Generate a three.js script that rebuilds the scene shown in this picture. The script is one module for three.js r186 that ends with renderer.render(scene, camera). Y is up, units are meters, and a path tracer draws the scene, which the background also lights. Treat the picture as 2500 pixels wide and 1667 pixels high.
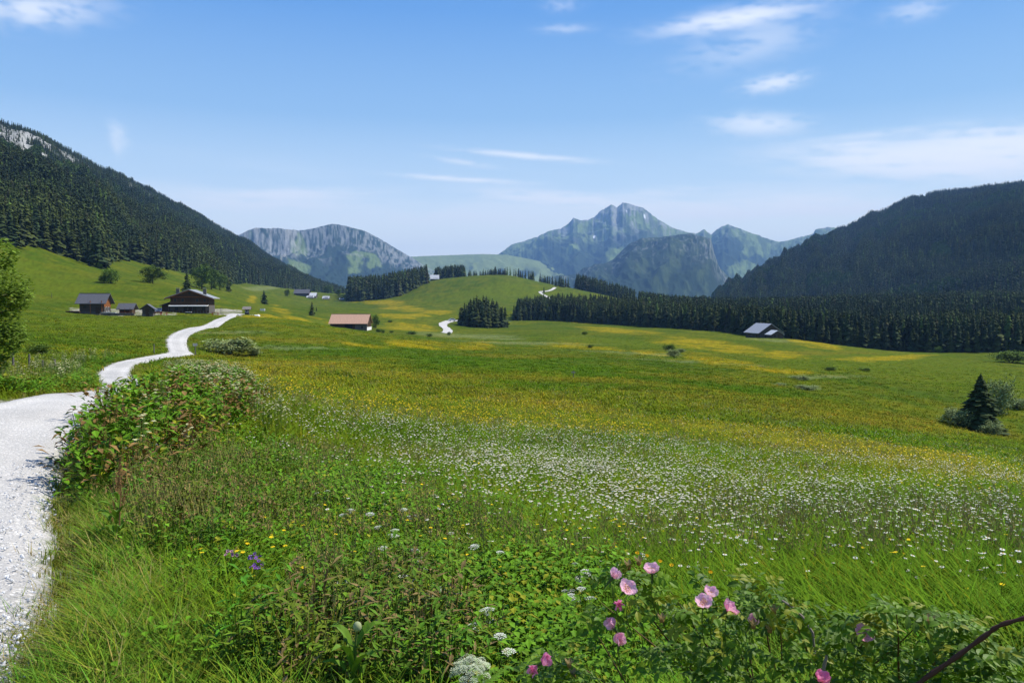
import * as THREE from 'three';
import { mergeGeometries } from 'three/addons/utils/BufferGeometryUtils.js';

// ---------- camera, sun, exposure, haze ----------
const EYE = 1.65, F = 1925, HORIZON = 740;
const PITCH = Math.atan((833.5 - HORIZON) / F);
const scene = new THREE.Scene();
const camera = new THREE.PerspectiveCamera(2 * Math.atan(833.5 / F) * 180 / Math.PI, 2500 / 1667, 0.1, 30000);
camera.position.set(0, EYE, 0);
camera.rotation.x = -PITCH;
const renderer = new THREE.WebGLRenderer();
renderer.toneMapping = THREE.LinearToneMapping;
renderer.toneMappingExposure = 1.3;
renderer.shadowMap.enabled = true;
const SUN = new THREE.Vector3(0.74, 1.0, -0.24).normalize();
const sun = new THREE.DirectionalLight(new THREE.Color(1.0, 0.945, 0.84), 5.0);
sun.position.copy(SUN).multiplyScalar(300);
sun.castShadow = true;
sun.shadow.camera.left = -250; sun.shadow.camera.right = 250; sun.shadow.camera.top = 250; sun.shadow.camera.bottom = -250;
sun.shadow.camera.far = 900; sun.shadow.mapSize.set(4096, 4096);
scene.add(sun); scene.add(sun.target);
scene.fog = new THREE.FogExp2(new THREE.Color(0.29, 0.545, 1.0), 8.0e-5);

// ---------- helpers: random numbers, noise ----------
function rng(seed) { let a = seed >>> 0; return () => { a = (a + 0x6D2B79F5) | 0; let t = Math.imul(a ^ (a >>> 15), 1 | a); t = (t + Math.imul(t ^ (t >>> 7), 61 | t)) ^ t; return ((t ^ (t >>> 14)) >>> 0) / 4294967296; }; }
const clamp = (v, a = 0, b = 1) => Math.min(b, Math.max(a, v));
const lerp = (a, b, t) => a + (b - a) * t;
const smooth = (a, b, v) => { const t = clamp((v - a) / (b - a)); return t * t * (3 - 2 * t); };
function hash(i, j) { let h = Math.imul(i, 374761393) + Math.imul(j, 668265263); h = Math.imul(h ^ (h >>> 13), 1274126177); return ((h ^ (h >>> 16)) >>> 0) / 4294967296; }
function noise(x, y) {
  const i = Math.floor(x), j = Math.floor(y), u = x - i, v = y - j, a = u * u * (3 - 2 * u), b = v * v * (3 - 2 * v);
  return (hash(i, j) * (1 - a) + hash(i + 1, j) * a) * (1 - b) + (hash(i, j + 1) * (1 - a) + hash(i + 1, j + 1) * a) * b;
}
function fbm(x, y, o = 4) { let s = 0, a = 0.5, n = 0; for (let k = 0; k < o; k++) { s += a * noise(x, y); n += a; a *= 0.5; const t = x * 1.6 - y * 1.2 + 7.3; y = x * 1.2 + y * 1.6 + 3.1; x = t; } return s / n; }
function ridged(x, y, o = 4) { let s = 0, a = 0.5, n = 0; for (let k = 0; k < o; k++) { s += a * (1 - Math.abs(2 * noise(x, y) - 1)); n += a; a *= 0.5; const t = x * 1.6 - y * 1.2 + 5.7; y = x * 1.2 + y * 1.6 + 9.1; x = t; } return s / n; }
const V = (x, y, z) => new THREE.Vector3(x, y, z);

// a point at horizontal distance d in the direction of a place measured on the photograph (used to survey the site once)
const CP = Math.cos(PITCH), SP = Math.sin(PITCH);
function dirOf(px, py) {
  const x = (px - 1250) / F, y = (833.5 - py) / F;
  const yy = y * CP - SP, zz = -(y * SP + CP);
  const l = Math.hypot(x, zz);
  return [x / l, yy / l, zz / l];
}
function P(px, py, d) { const r = dirOf(px, py); return V(r[0] * d, EYE + r[1] * d, r[2] * d); }

// ---------- sky ----------
{
  const W = 3072, H = 1536, data = new Float32Array(W * H * 4);
  const stops = [[-90, .52, .66, .86], [0, 1.44, 1.40, 1.12], [4, 1.22, 1.23, 1.07], [8, .60, .77, .90], [13, .28, .485, .755], [20, .12, .305, .665], [30, .075, .22, .57], [50, .055, .18, .49], [90, .042, .145, .43]];
  const base = el => { for (let i = 1; i < stops.length; i++) if (el <= stops[i][0]) { const a = stops[i - 1], b = stops[i], t = clamp((el - a[0]) / (b[0] - a[0])); return [1, 2, 3].map(k => lerp(a[k], b[k], t)); } return stops[stops.length - 1].slice(1); };
  // wisps of high cloud: azimuth and elevation in degrees, half sizes, tilt, strength
  const wispPx = [[1790, 45, 150, 20, 4, .85], [1840, 105, 150, 40, 10, .25], [1890, 203, 62, 16, 5, .62], [1850, 303, 95, 22, -4, .55], [2120, 330, 130, 8, 2, .3], [2330, 392, 270, 36, -5, 1.5], [2460, 350, 130, 30, -8, 1.1], [2080, 352, 110, 8, 2, .35], [2080, 382, 70, 22, -8, .28],
    [1120, 437, 130, 5, -3, .9], [1290, 381, 150, 6, -5, .8], [1130, 396, 70, 6, -8, .35], [1380, 488, 190, 18, -4, .9], [1600, 470, 150, 14, 3, .28], [700, 475, 190, 14, 3, .6], [620, 500, 230, 20, 2, .5], [288, 330, 17, 26, 20, .3], [282, 358, 10, 22, 10, .2], [70, 22, 120, 30, 10, .62], [1380, 70, 60, 9, 0, .22], [2235, 25, 55, 18, 0, .25], [1750, 520, 230, 30, -3, .8], [2010, 505, 170, 24, -4, .8], [1010, 545, 250, 40, 0, .35], [1370, 12, 40, 14, 0, .15]];
  const wisps = wispPx.map(([px, py, rx, ry, tilt, s]) => { const r = dirOf(px, py), k = 180 / Math.PI / F; return { az: Math.atan2(r[0], -r[2]) * 180 / Math.PI, el: Math.atan(r[1]) * 180 / Math.PI, rx: rx * k, ry: ry * k, c: Math.cos(tilt * Math.PI / 180), s: Math.sin(tilt * Math.PI / 180), w: s }; });
  const rw = rng(91);
  for (let i = 0; i < 130; i++) { // the same thin cloud goes on round the rest of the sky
    const az = 38 + rw() * 284, el = 3 + rw() * rw() * 55, k = 1 + el / 30;
    wisps.push({ az: az > 180 ? az - 360 : az, el, rx: (1.5 + rw() * 6) * k, ry: (0.25 + rw() * 0.9) * k, c: 1, s: (rw() - .5) * .2, w: .2 + rw() * .5 });
  }
  const byRow = (el) => wisps.filter(w => Math.abs(w.el - el) < w.ry * 3.2 + Math.abs(w.s) * w.rx * 2.6);
  for (let j = 0; j < H; j++) {
    const el = (j + .5) / H * 180 - 90, b = base(el), near = el > 0 ? byRow(el) : [];
    for (let i = 0; i < W; i++) {
      const th = ((i + .5) / W - .5) * 2 * Math.PI, o = (j * W + i) * 4;
      const ce = Math.cos(el * Math.PI / 180), x = Math.cos(th) * ce, z = Math.sin(th) * ce, y = Math.sin(el * Math.PI / 180);
      const az = Math.atan2(x, -z) * 180 / Math.PI;
      const cosS = Math.max(0, x * SUN.x + y * SUN.y + z * SUN.z);
      const glow = 1 + .16 * cosS * cosS + .5 * Math.pow(cosS, 24);
      let c = 0;
      if (el > 0) {
        const veil = smooth(11, 3, el) * .7 * smooth(.38, .7, fbm(az * .11 + 5, el * .8 + 2, 4));
        c = veil;
        for (const w of near) {
          let dx = az - w.az; if (dx > 180) dx -= 360; if (dx < -180) dx += 360; const dy = el - w.el;
          if (Math.abs(dx) > w.rx * 2.6) continue;
          const a = (dx * w.c + dy * w.s) / w.rx, q = (dy * w.c - dx * w.s) / w.ry, g = Math.exp(-(a * a + q * q) * 1.15);
          if (g < .01) continue;
          const n = fbm(dx * 1.1 / Math.max(.5, w.rx * .35) + w.az, dy * 2.6 / Math.max(.3, w.ry * .8) + dx * .2 + w.el * 3, 5);
          c += w.w * g * smooth(.22, .75, n + g * .18) * 1.9;
        }
        c = 1 - Math.exp(-c);
      }
      data[o] = lerp(b[0] * glow, Math.max(b[0], 1.0), c * .92); data[o + 1] = lerp(b[1] * glow, Math.max(b[1], 1.0), c * .92); data[o + 2] = lerp(b[2] * (1 + (glow - 1) * .6), Math.max(b[2], 1.0), c * .92); data[o + 3] = 1;
    }
  }
  const sky = new THREE.DataTexture(data, W, H, THREE.RGBAFormat, THREE.FloatType);
  sky.mapping = THREE.EquirectangularReflectionMapping; sky.magFilter = THREE.LinearFilter; sky.minFilter = THREE.LinearFilter; sky.needsUpdate = true;
  scene.background = sky; scene.environment = sky;
}

// ---------- helpers: names, labels, geometry ----------
const used = new Map();
function numbered(name) { const n = used.get(name) || 0; used.set(name, n + 1); return n ? `${name}_${String(n).padStart(3, '0')}` : name; }
function shade(o) { o.castShadow = true; o.receiveShadow = true; return o; }
function structure(name, geometry, material) { const m = shade(new THREE.Mesh(geometry, material)); m.name = numbered(name); m.userData.kind = 'structure'; scene.add(m); return m; }
function tag(o, label, category, group) { o.userData.label = label; o.userData.category = category; if (group) o.userData.group = group; return o; }
function thing(name, label, category, p, turn = 0, group) { const g = new THREE.Group(); g.name = numbered(name); g.position.copy(p); g.rotation.y = turn; scene.add(g); return tag(g, label, category, group); }
function part(name, geometry, material, parent) { const m = shade(new THREE.Mesh(geometry, material)); m.name = name; parent.add(m); return m; }
function stuff(name, geometry, material, count, label, category) {
  const m = shade(new THREE.InstancedMesh(geometry, material, count)); m.name = numbered(name); m.userData.kind = 'stuff'; tag(m, label, category); scene.add(m); return m;
}
// collects triangles; colours and uv in metres are optional
class Shape {
  constructor(colored = false) { this.p = []; this.c = colored ? [] : null; this.col = [1, 1, 1]; }
  tri(a, b, c) { this.p.push(a[0], a[1], a[2], b[0], b[1], b[2], c[0], c[1], c[2]); if (this.c) for (let i = 0; i < 3; i++) this.c.push(...this.col); return this; }
  quad(a, b, c, d) { this.tri(a, b, c); return this.tri(a, c, d); }
  box(x0, x1, y0, y1, z0, z1) {
    const A = [x0, y0, z0], B = [x1, y0, z0], C = [x1, y1, z0], D = [x0, y1, z0], E = [x0, y0, z1], G = [x1, y0, z1], H = [x1, y1, z1], I = [x0, y1, z1];
    this.quad(E, G, H, I); this.quad(B, A, D, C); this.quad(A, E, I, D); this.quad(G, B, C, H); this.quad(I, H, C, D); return this.quad(A, B, G, E);
  }
  // slab between two parallel quads given by four top corners and a thickness downward
  slab(a, b, c, d, t) {
    const lo = v => [v[0], v[1] - t, v[2]]; const e = lo(a), f = lo(b), g = lo(c), h = lo(d);
    this.quad(a, b, c, d); this.quad(h, g, f, e); this.quad(e, f, b, a); this.quad(f, g, c, b); this.quad(g, h, d, c); return this.quad(h, e, a, d);
  }
  tube(pts, radii, sides = 5) {
    let prev = null; const n = pts.length;
    for (let i = 0; i < n; i++) {
      const a = pts[Math.max(0, i - 1)], b = pts[Math.min(n - 1, i + 1)]; let dx = b[0] - a[0], dy = b[1] - a[1], dz = b[2] - a[2]; const l = Math.hypot(dx, dy, dz) || 1; dx /= l; dy /= l; dz /= l;
      let ux = Math.abs(dy) > .9 ? 1 : 0, uy = Math.abs(dy) > .9 ? 0 : 1, uz = 0; const k = ux * dx + uy * dy; ux -= k * dx; uy -= k * dy; uz -= k * dz; const m = Math.hypot(ux, uy, uz); ux /= m; uy /= m; uz /= m;
      const vx = dy * uz - dz * uy, vy = dz * ux - dx * uz, vz = dx * uy - dy * ux, r = radii.length ? radii[i] : radii, ring = [];
      for (let s = 0; s < sides; s++) { const t = s / sides * 2 * Math.PI, c = Math.cos(t) * r, q = Math.sin(t) * r; ring.push([pts[i][0] + ux * c + vx * q, pts[i][1] + uy * c + vy * q, pts[i][2] + uz * c + vz * q]); }
      if (prev) for (let s = 0; s < sides; s++) { const s2 = (s + 1) % sides; this.quad(prev[s], prev[s2], ring[s2], ring[s]); }
      prev = ring;
    }
    for (let s = 1; s < sides - 1; s++) this.tri(prev[0], prev[s], prev[s + 1]);
    return this;
  }
  build(uv = false) {
    const g = new THREE.BufferGeometry(); g.setAttribute('position', new THREE.BufferAttribute(new Float32Array(this.p), 3)); g.computeVertexNormals();
    if (this.c) g.setAttribute('color', new THREE.BufferAttribute(new Float32Array(this.c), 3));
    if (uv) {
      const n = g.attributes.normal.array, p = this.p, out = new Float32Array(p.length / 3 * 2);
      for (let i = 0; i < p.length / 3; i++) { const ax = Math.abs(n[i * 3]), ay = Math.abs(n[i * 3 + 1]), az = Math.abs(n[i * 3 + 2]); const [u, v] = ay > ax && ay > az ? [p[i * 3], p[i * 3 + 2]] : ax > az ? [p[i * 3 + 2], p[i * 3 + 1]] : [p[i * 3], p[i * 3 + 1]]; out[i * 2] = u; out[i * 2 + 1] = v; }
      g.setAttribute('uv', new THREE.BufferAttribute(out, 2));
    }
    return g;
  }
}
const std = (r, g, b, o = {}) => new THREE.MeshPhysicalMaterial({ color: new THREE.Color().setRGB(r, g, b), roughness: .95, specularIntensity: .2, side: THREE.DoubleSide, ...o });
const leafy = (r, g, b, o = {}) => new THREE.MeshPhysicalMaterial({ color: new THREE.Color().setRGB(r, g, b), roughness: .85, side: THREE.DoubleSide, transmission: .3, thickness: 0, specularIntensity: .12, ...o });

// ---------- ground: surveyed heights, joined by a thin-plate surface over bearing and log distance ----------
const survey = [];
const sv = (px, py, d) => { const p = P(px, py, d); survey.push([Math.atan2(p.x, -p.z), Math.log(d), p.y]); };
const sa = (deg, d, y) => survey.push([deg * Math.PI / 180, Math.log(d), y]);
// path: distance, row, left column, right column
const W0 = 2.6;
const pathRows = [[3.45, 1667, null, 57], [4.1, 1500, null, 105], [5.6, 1319, null, 130], [7.0, 1215, null, 148], [8.7, 1142, null, 158], [11, 1058, null, 205], [13.5, 1000, -110, 275], [18, 962, 100, 385], [28, 940, 240, 425], [45, 916, 229, 323], [62, 887, 276, 348], [75, 873, 345, 408], [88, 863, 407, 471], [104, 850, 408, 460], [120, 833, 406, 455], [140, 815, 420, 468], [160, 800, 462, 510], [185, 786, 512, 548], [215, 773, 548, 574], [240, 766, 566, 588]];
for (const [d, py, l, r] of pathRows) { const w = W0 * F / d, L = l ?? r - w, c = (L + r) / 2; sv(l === null ? r : c, py, d); }
for (const a of [[-150, 960, 17], [0, 962, 22], [100, 935, 32], [0, 900, 50], [150, 880, 62], [0, 850, 80], [150, 840, 95], [0, 800, 130], [250, 815, 130], [300, 790, 165], [400, 775, 200], [300, 771, 212], [200, 765, 225], [470, 767, 238], [370, 768, 215], [100, 742, 245], [0, 705, 300], [100, 660, 370], [200, 690, 340], [330, 700, 340], [420, 700, 360], [520, 722, 420], [600, 746, 400],
  [0, 592, 420], [80, 598, 450], [150, 620, 470], [239, 650, 470], [300, 630, 620], [367, 644, 680], [450, 668, 720], [530, 690, 800], [600, 692, 1050], [680, 702, 1250], [760, 714, 1500], [850, 728, 1700],
  [640, 730, 650], [700, 728, 900], [640, 756, 420], [700, 758, 480], [620, 775, 225], [640, 790, 165], [560, 830, 125], [570, 868, 108], [540, 800, 170], [720, 783, 205], [800, 799, 205], [900, 812, 215], [760, 772, 380], [855, 809, 322], [905, 806, 330], [1000, 818, 260], [950, 770, 500], [980, 740, 850], [850, 745, 900], [1100, 745, 800],
  [700, 1640, 3.6], [400, 1640, 3.5], [600, 1300, 6.6], [500, 1150, 9.5], [600, 1000, 17], [520, 935, 27], [650, 905, 45], [600, 885, 75], [750, 860, 115], [1000, 1640, 3.6], [1000, 1300, 6.8], [1000, 1150, 11.5], [1000, 1020, 24], [1000, 960, 40], [1000, 905, 72], [1000, 860, 130], [1100, 832, 210],
  [1350, 1640, 3.7], [1350, 1300, 7.4], [1350, 1150, 13], [1350, 1050, 24], [1350, 970, 45], [1350, 920, 80], [1350, 870, 140], [1300, 830, 250], [1330, 800, 420],
  [1700, 1640, 3.75], [1700, 1300, 8.3], [1700, 1150, 15.5], [1700, 1060, 29], [1700, 990, 52], [1700, 935, 88], [1700, 885, 150], [1700, 845, 255], [1700, 818, 360],
  [2100, 1640, 3.8], [2100, 1300, 9], [2100, 1160, 18], [2100, 1080, 36], [2100, 1020, 70], [2100, 960, 110], [2100, 900, 180], [2100, 870, 270],
  [2480, 1640, 3.9], [2480, 1300, 9.6], [2450, 1200, 17.5], [2450, 1130, 34], [2420, 1085, 66], [2400, 1052, 97], [2450, 980, 132], [2450, 920, 195], [2450, 872, 320], [2450, 856, 400],
  [1100, 812, 400], [1080, 798, 455], [1105, 788, 510], [1180, 800, 480], [1260, 784, 590], [1500, 795, 540], [1680, 806, 460], [1850, 826, 362], [1930, 830, 352], [2050, 845, 380], [2200, 856, 385],
  [1250, 757, 700], [1100, 760, 640], [1400, 752, 760], [1500, 756, 720], [1340, 722, 930], [1240, 705, 960], [1240, 672, 1130], [1150, 673, 1130], [1060, 684, 1120], [1000, 700, 1080], [930, 722, 1020], [1320, 690, 1120], [1400, 705, 1100], [1480, 722, 1060], [1560, 742, 1050], [1240, 720, 1500], [1060, 725, 1500], [1400, 730, 1500], [900, 735, 1500],
  [1700, 770, 750], [1900, 775, 700], [2200, 785, 650], [2450, 775, 700], [1700, 755, 1200], [2000, 752, 1200], [2450, 745, 1000], [1250, 745, 2200], [1700, 748, 2200], [700, 735, 2300], [2300, 745, 2200], [950, 738, 2300]]) sv(...a);
for (const [d, l, r] of [[.6, 0, 0], [1.6, .02, 0], [3, .05, -.05], [10, .2, -1.1], [30, .8, -4.5], [65, 2, -9.5], [130, 8, -14], [300, 34, -20], [700, 140, -16], [1500, 150, -10], [2400, 150, -10]]) { sa(-48, d, l); sa(48, d, r); }
for (const deg of [-30, -10, 10, 30]) { sa(deg, .6, 0); sa(deg, 1.6, 0); }
const AZS = 2.2;
const heightSmooth = (() => {
  const n = survey.length, m = n + 3, A = [], pts = survey.map(s => [s[0] * AZS, s[1]]);
  const K = r2 => r2 < 1e-12 ? 0 : .5 * r2 * Math.log(r2);
  for (let i = 0; i < m; i++) A.push(new Float64Array(m + 1));
  for (let i = 0; i < n; i++) {
    for (let j = 0; j < n; j++) A[i][j] = K((pts[i][0] - pts[j][0]) ** 2 + (pts[i][1] - pts[j][1]) ** 2);
    A[i][i] += 2e-4; A[i][n] = A[n][i] = 1; A[i][n + 1] = A[n + 1][i] = pts[i][0]; A[i][n + 2] = A[n + 2][i] = pts[i][1];
    // heights are fitted as slopes seen from the eye, so that near and far ground are equally exact
    A[i][m] = (survey[i][2] - EYE) / Math.exp(survey[i][1]);
  }
  for (let c = 0; c < m; c++) {
    let b = c; for (let r = c + 1; r < m; r++) if (Math.abs(A[r][c]) > Math.abs(A[b][c])) b = r;
    [A[c], A[b]] = [A[b], A[c]];
    for (let r = c + 1; r < m; r++) { const f = A[r][c] / A[c][c]; if (f) for (let k = c; k <= m; k++) A[r][k] -= f * A[c][k]; }
  }
  const w = new Float64Array(m);
  for (let r = m - 1; r >= 0; r--) { let s = A[r][m]; for (let k = r + 1; k < m; k++) s -= A[r][k] * w[k]; w[r] = s / A[r][r]; }
  const LIM = 48 * Math.PI / 180;
  const at = (az, ld) => { const x = az * AZS; let s = w[n] + w[n + 1] * x + w[n + 2] * ld; for (let i = 0; i < n; i++) { const a = x - pts[i][0], b = ld - pts[i][1]; s += w[i] * K(a * a + b * b); } return s; };
  return (az, d) => {
    const dd = clamp(d, .6, 2400), ld = Math.log(dd); let s;
    if (Math.abs(az) <= LIM) s = at(az, ld);
    else { const t = smooth(LIM, 2 * Math.PI - LIM, az < 0 ? az + 2 * Math.PI : az); s = lerp(at(LIM, ld), at(-LIM, ld), t); }
    let y = EYE + s * dd;
    if (d > 2400) y = lerp(y, -60, smooth(2400, 5000, d));
    if (d < .6) y = lerp(0, y, d / .6);
    return y;
  };
})();
// path outline in plan
const pathL = [], pathR = [];
for (const [d, py, l, r] of pathRows) {
  const R = P(r, py, d); pathR.push([R.x, R.z]);
  if (l === null) { pathL.push([R.x - W0 - .25, R.z]); } else { const L = P(l, py, d); pathL.push([L.x, L.z]); }
}
pathR.unshift([-1.15, 2.5], [-1.65, -1]); pathL.unshift([-3.9, 2.5], [-4.35, -1]);
{ const a = pathR[pathR.length - 1], b = pathL[pathL.length - 1]; pathR.push([a[0] + 3, a[1] - 16], [a[0] + 9, a[1] - 34]); pathL.push([b[0] + 3.4, b[1] - 17], [b[0] + 9, b[1] - 36]); }
const curve2 = pts => new THREE.CatmullRomCurve3(pts.map(p => V(p[0], 0, p[1])), false, 'centripetal');
const NP = 420;
const spread = (c) => Array.from({ length: NP + 1 }, (_, i) => c.getPoint(i / NP));
const edgeL = spread(curve2(pathL)), edgeR = spread(curve2(pathR));
const mid = edgeL.map((p, i) => ({ x: (p.x + edgeR[i].x) / 2, z: (p.z + edgeR[i].z) / 2, w: p.distanceTo(edgeR[i]) / 2 }));
const cells = new Map();
mid.forEach((m, i) => { const k = `${Math.floor(m.x / 6)},${Math.floor(m.z / 6)}`; (cells.get(k) || cells.set(k, []).get(k)).push(i); });
// signed distance outside the path edge in metres (negative on the path), large when far away; side > 0 on the right
function pathDist(x, z) {
  let best = 99, side = 1; const ci = Math.floor(x / 6), cj = Math.floor(z / 6);
  for (let a = -1; a <= 1; a++) for (let b = -1; b <= 1; b++) for (const i of cells.get(`${ci + a},${cj + b}`) || []) {
    const m = mid[i], e = Math.hypot(x - m.x, z - m.z) - m.w;
    if (e < best) { best = e; const q = mid[Math.min(i + 1, NP)], o = mid[Math.max(0, i - 1)]; side = (q.x - o.x) * (z - m.z) - (q.z - o.z) * (x - m.x) > 0 ? 1 : -1; }
  }
  return [best, side];
}
const heightRaw = (x, z) => heightSmooth(Math.atan2(x, -z), Math.hypot(x, z));
function relief(x, z, d) {
  const far = smooth(25, 90, d);
  let r = (fbm(x * .35 + 9, z * .35, 3) - .5) * .16 * smooth(2, 6, d) + far * (fbm(x * .09, z * .09 + 31, 3) - .5) * .55;
  r += smooth(40, 120, d) * (fbm(x * .55, z * .55 + 4, 2) - .5) * .4;
  r += smooth(150, 320, d) * (fbm(x * .022 + 7, z * .022, 3) - .5) * 2.2;
  return r;
}
function heightFull(x, z) {
  const d = Math.hypot(x, z), h = heightRaw(x, z), [pd] = d < 320 ? pathDist(x, z) : [99];
  return h + relief(x, z, d) * smooth(-.2, 3, pd) - .09 * smooth(.35, -.25, pd);
}
// the grid of the ground
const COLS = [], ROWS = [];
{ const a0 = 37; for (let i = 0; i <= 640; i++) COLS.push((-a0 + 2 * a0 * i / 640) * Math.PI / 180); const m = 110; for (let i = 1; i <= m; i++) COLS.push((a0 + (360 - 2 * a0) * i / m) * Math.PI / 180); }
{ const seg = (a, b, n) => { for (let i = 0; i < n; i++) ROWS.push(a * Math.pow(b / a, i / n)); }; seg(.3, 2.5, 14); seg(2.5, 700, 440); seg(700, 2600, 100); seg(2600, 16000, 14); ROWS.push(16000); }
const NC = COLS.length, NR = ROWS.length, HGT = new Float32Array(NC * NR);
for (let j = 0; j < NR; j++) for (let i = 0; i < NC; i++) HGT[j * NC + i] = i === NC - 1 ? HGT[j * NC] : heightFull(Math.sin(COLS[i]) * ROWS[j], -Math.cos(COLS[i]) * ROWS[j]);
function find(arr, v) { let a = 0, b = arr.length - 2; while (a < b) { const m = (a + b + 1) >> 1; if (arr[m] <= v) a = m; else b = m - 1; } return a; }
function ground(x, z) {
  let az = Math.atan2(x, -z); if (az < COLS[0]) az += 2 * Math.PI; const d = clamp(Math.hypot(x, z), ROWS[0], 15999);
  const i = find(COLS, az), j = find(ROWS, d), u = (az - COLS[i]) / (COLS[i + 1] - COLS[i]), v = (d - ROWS[j]) / (ROWS[j + 1] - ROWS[j]), o = j * NC + i;
  return lerp(lerp(HGT[o], HGT[o + 1], u), lerp(HGT[o + NC], HGT[o + NC + 1], u), v);
}
// where the line of sight through a surveyed place meets the ground
function site(px, py, from = 2) {
  const r = dirOf(px, py); let d = from, pd = from;
  for (; d < 3000; d *= 1.012) { if (EYE + r[1] * d < ground(r[0] * d, r[2] * d)) break; pd = d; }
  for (let k = 0; k < 18; k++) { const m = (d + pd) / 2; if (EYE + r[1] * m < ground(r[0] * m, r[2] * m)) d = m; else pd = m; }
  const x = r[0] * d, z = r[2] * d; const v = V(x, ground(x, z), z); v.d = d; return v;
}
// a place on the ground in a given bearing and at a given distance
function spot(px, d) { const r = dirOf(px, HORIZON), x = r[0] * d, z = r[2] * d, v = V(x, ground(x, z), z); v.d = d; return v; }

// ---------- meadow colours: what grows where ----------
const ell = (px, py, rx, ry, tilt = 0) => { // an elliptical stand of flowers, laid out on the ground
  const t = Math.tan(tilt * Math.PI / 180), c = site(px, py), a = site(px + rx, py + rx * t), b = site(px - rx, py - rx * t), n = site(px, py + ry), f = site(px, py - ry);
  const ux = (a.x - b.x) / 2, uz = (a.z - b.z) / 2, vx = (f.x - n.x) / 2, vz = (f.z - n.z) / 2, det = ux * vz - uz * vx || 1e-6, cx = (f.x + n.x) / 2, cz = (f.z + n.z) / 2;
  const R = Math.hypot(ux, uz) + Math.hypot(vx, vz), S = Math.min(Math.hypot(ux, uz), Math.hypot(vx, vz));
  return (x, z) => { const dx = x - cx, dz = z - cz; if (Math.abs(dx) > R * 1.6 || Math.abs(dz) > R * 1.6) return 0; const a = (dx * vz - dz * vx) / det, b = (dz * ux - dx * uz) / det; const q = a * a + b * b + (fbm(x / S * 1.1, z / S * 1.1, 4) - .5) * 3.2; return smooth(1.5, .2, q); };
};
const poly = pts => { // a plot of ground with surveyed corners
  const w = pts.map(([px, py]) => { const s = site(px, py); return [s.x, s.z]; });
  const xs = w.map(p => p[0]), zs = w.map(p => p[1]), x0 = Math.min(...xs), x1 = Math.max(...xs), z0 = Math.min(...zs), z1 = Math.max(...zs);
  const f = (x, z) => { if (x < x0 || x > x1 || z < z0 || z > z1) return false; let c = false; for (let i = 0, j = w.length - 1; i < w.length; j = i++) if ((w[i][1] > z) !== (w[j][1] > z) && x < (w[j][0] - w[i][0]) * (z - w[i][1]) / (w[j][1] - w[i][1]) + w[i][0]) c = !c; return c; };
  f.box = [x0, x1, z0, z1]; return f;
};
const mixc = (a, b, t) => { a[0] += (b[0] - a[0]) * t; a[1] += (b[1] - a[1]) * t; a[2] += (b[2] - a[2]) * t; };
const buttercup = [[1530, 810, 150, 9, 6], [1740, 845, 110, 9, 10], [1740, 880, 95, 14, 9], [1910, 866, 62, 8, 2], [1990, 840, 60, 6, 9], [2130, 876, 150, 8, -2], [975, 748, 55, 11, 4], [1064, 762, 42, 5, 0], [1000, 796, 72, 11, 0], [1080, 846, 120, 10, 3], [615, 731, 12, 9, 0], [680, 757, 26, 7, 14], [900, 845, 90, 7, 3], [1420, 847, 100, 7, 3], [1420, 745, 45, 7, 6], [1150, 840, 60, 7, 0], [980, 772, 60, 5, 0], [820, 790, 60, 7, 12], [700, 778, 70, 7, 8], [1470, 800, 90, 7, 4], [930, 738, 60, 4, 0], [1600, 860, 60, 6, 4], [870, 735, 40, 3, 0], [1850, 900, 120, 8, 5]].map(a => ell(...a));
const brown = [[640, 905, 160, 20, 3], [1000, 925, 280, 14, 4], [800, 893, 220, 10, 2], [1350, 985, 260, 24, 6], [1800, 1060, 330, 26, 8], [2250, 1140, 300, 30, 10], [1500, 935, 300, 10, 4], [1900, 985, 300, 16, 6], [2250, 1040, 240, 16, 8], [1250, 870, 200, 8, 2], [560, 870, 110, 8, 2], [1700, 925, 200, 8, 4], [700, 830, 190, 7, 2], [2050, 862, 160, 6, 0]].map(a => ell(...a));
const lush = [[1200, 880, 330, 22, 2], [1000, 855, 250, 9, 1], [1500, 905, 300, 18, 4], [1800, 960, 300, 16, 6], [2250, 1085, 260, 22, 8], [1300, 950, 300, 12, 5], [850, 866, 200, 7, 1]].map(a => ell(...a));
const pale = [[1150, 822, 130, 6, 1], [700, 850, 160, 4, 1], [1330, 838, 180, 4, 1], [1500, 860, 140, 3, 3], [1900, 832, 90, 4, 3], [650, 704, 45, 5, 0], [2000, 920, 120, 5, 0], [560, 812, 120, 4, 0], [1700, 885, 160, 3, 3]].map(a => ell(...a));
const bright = [[2200, 890, 300, 26, 0], [2350, 930, 200, 26, 4], [1240, 715, 160, 22, 0], [750, 795, 160, 14, 4], [1500, 830, 220, 12, 3], [2000, 890, 120, 12, 0], [120, 690, 160, 40, 10], [300, 800, 160, 22, 0]].map(a => ell(...a));
const maxOf = (list, x, z) => { let m = 0; for (const f of list) { const v = f(x, z); if (v > m) m = v; } return m; };
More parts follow.
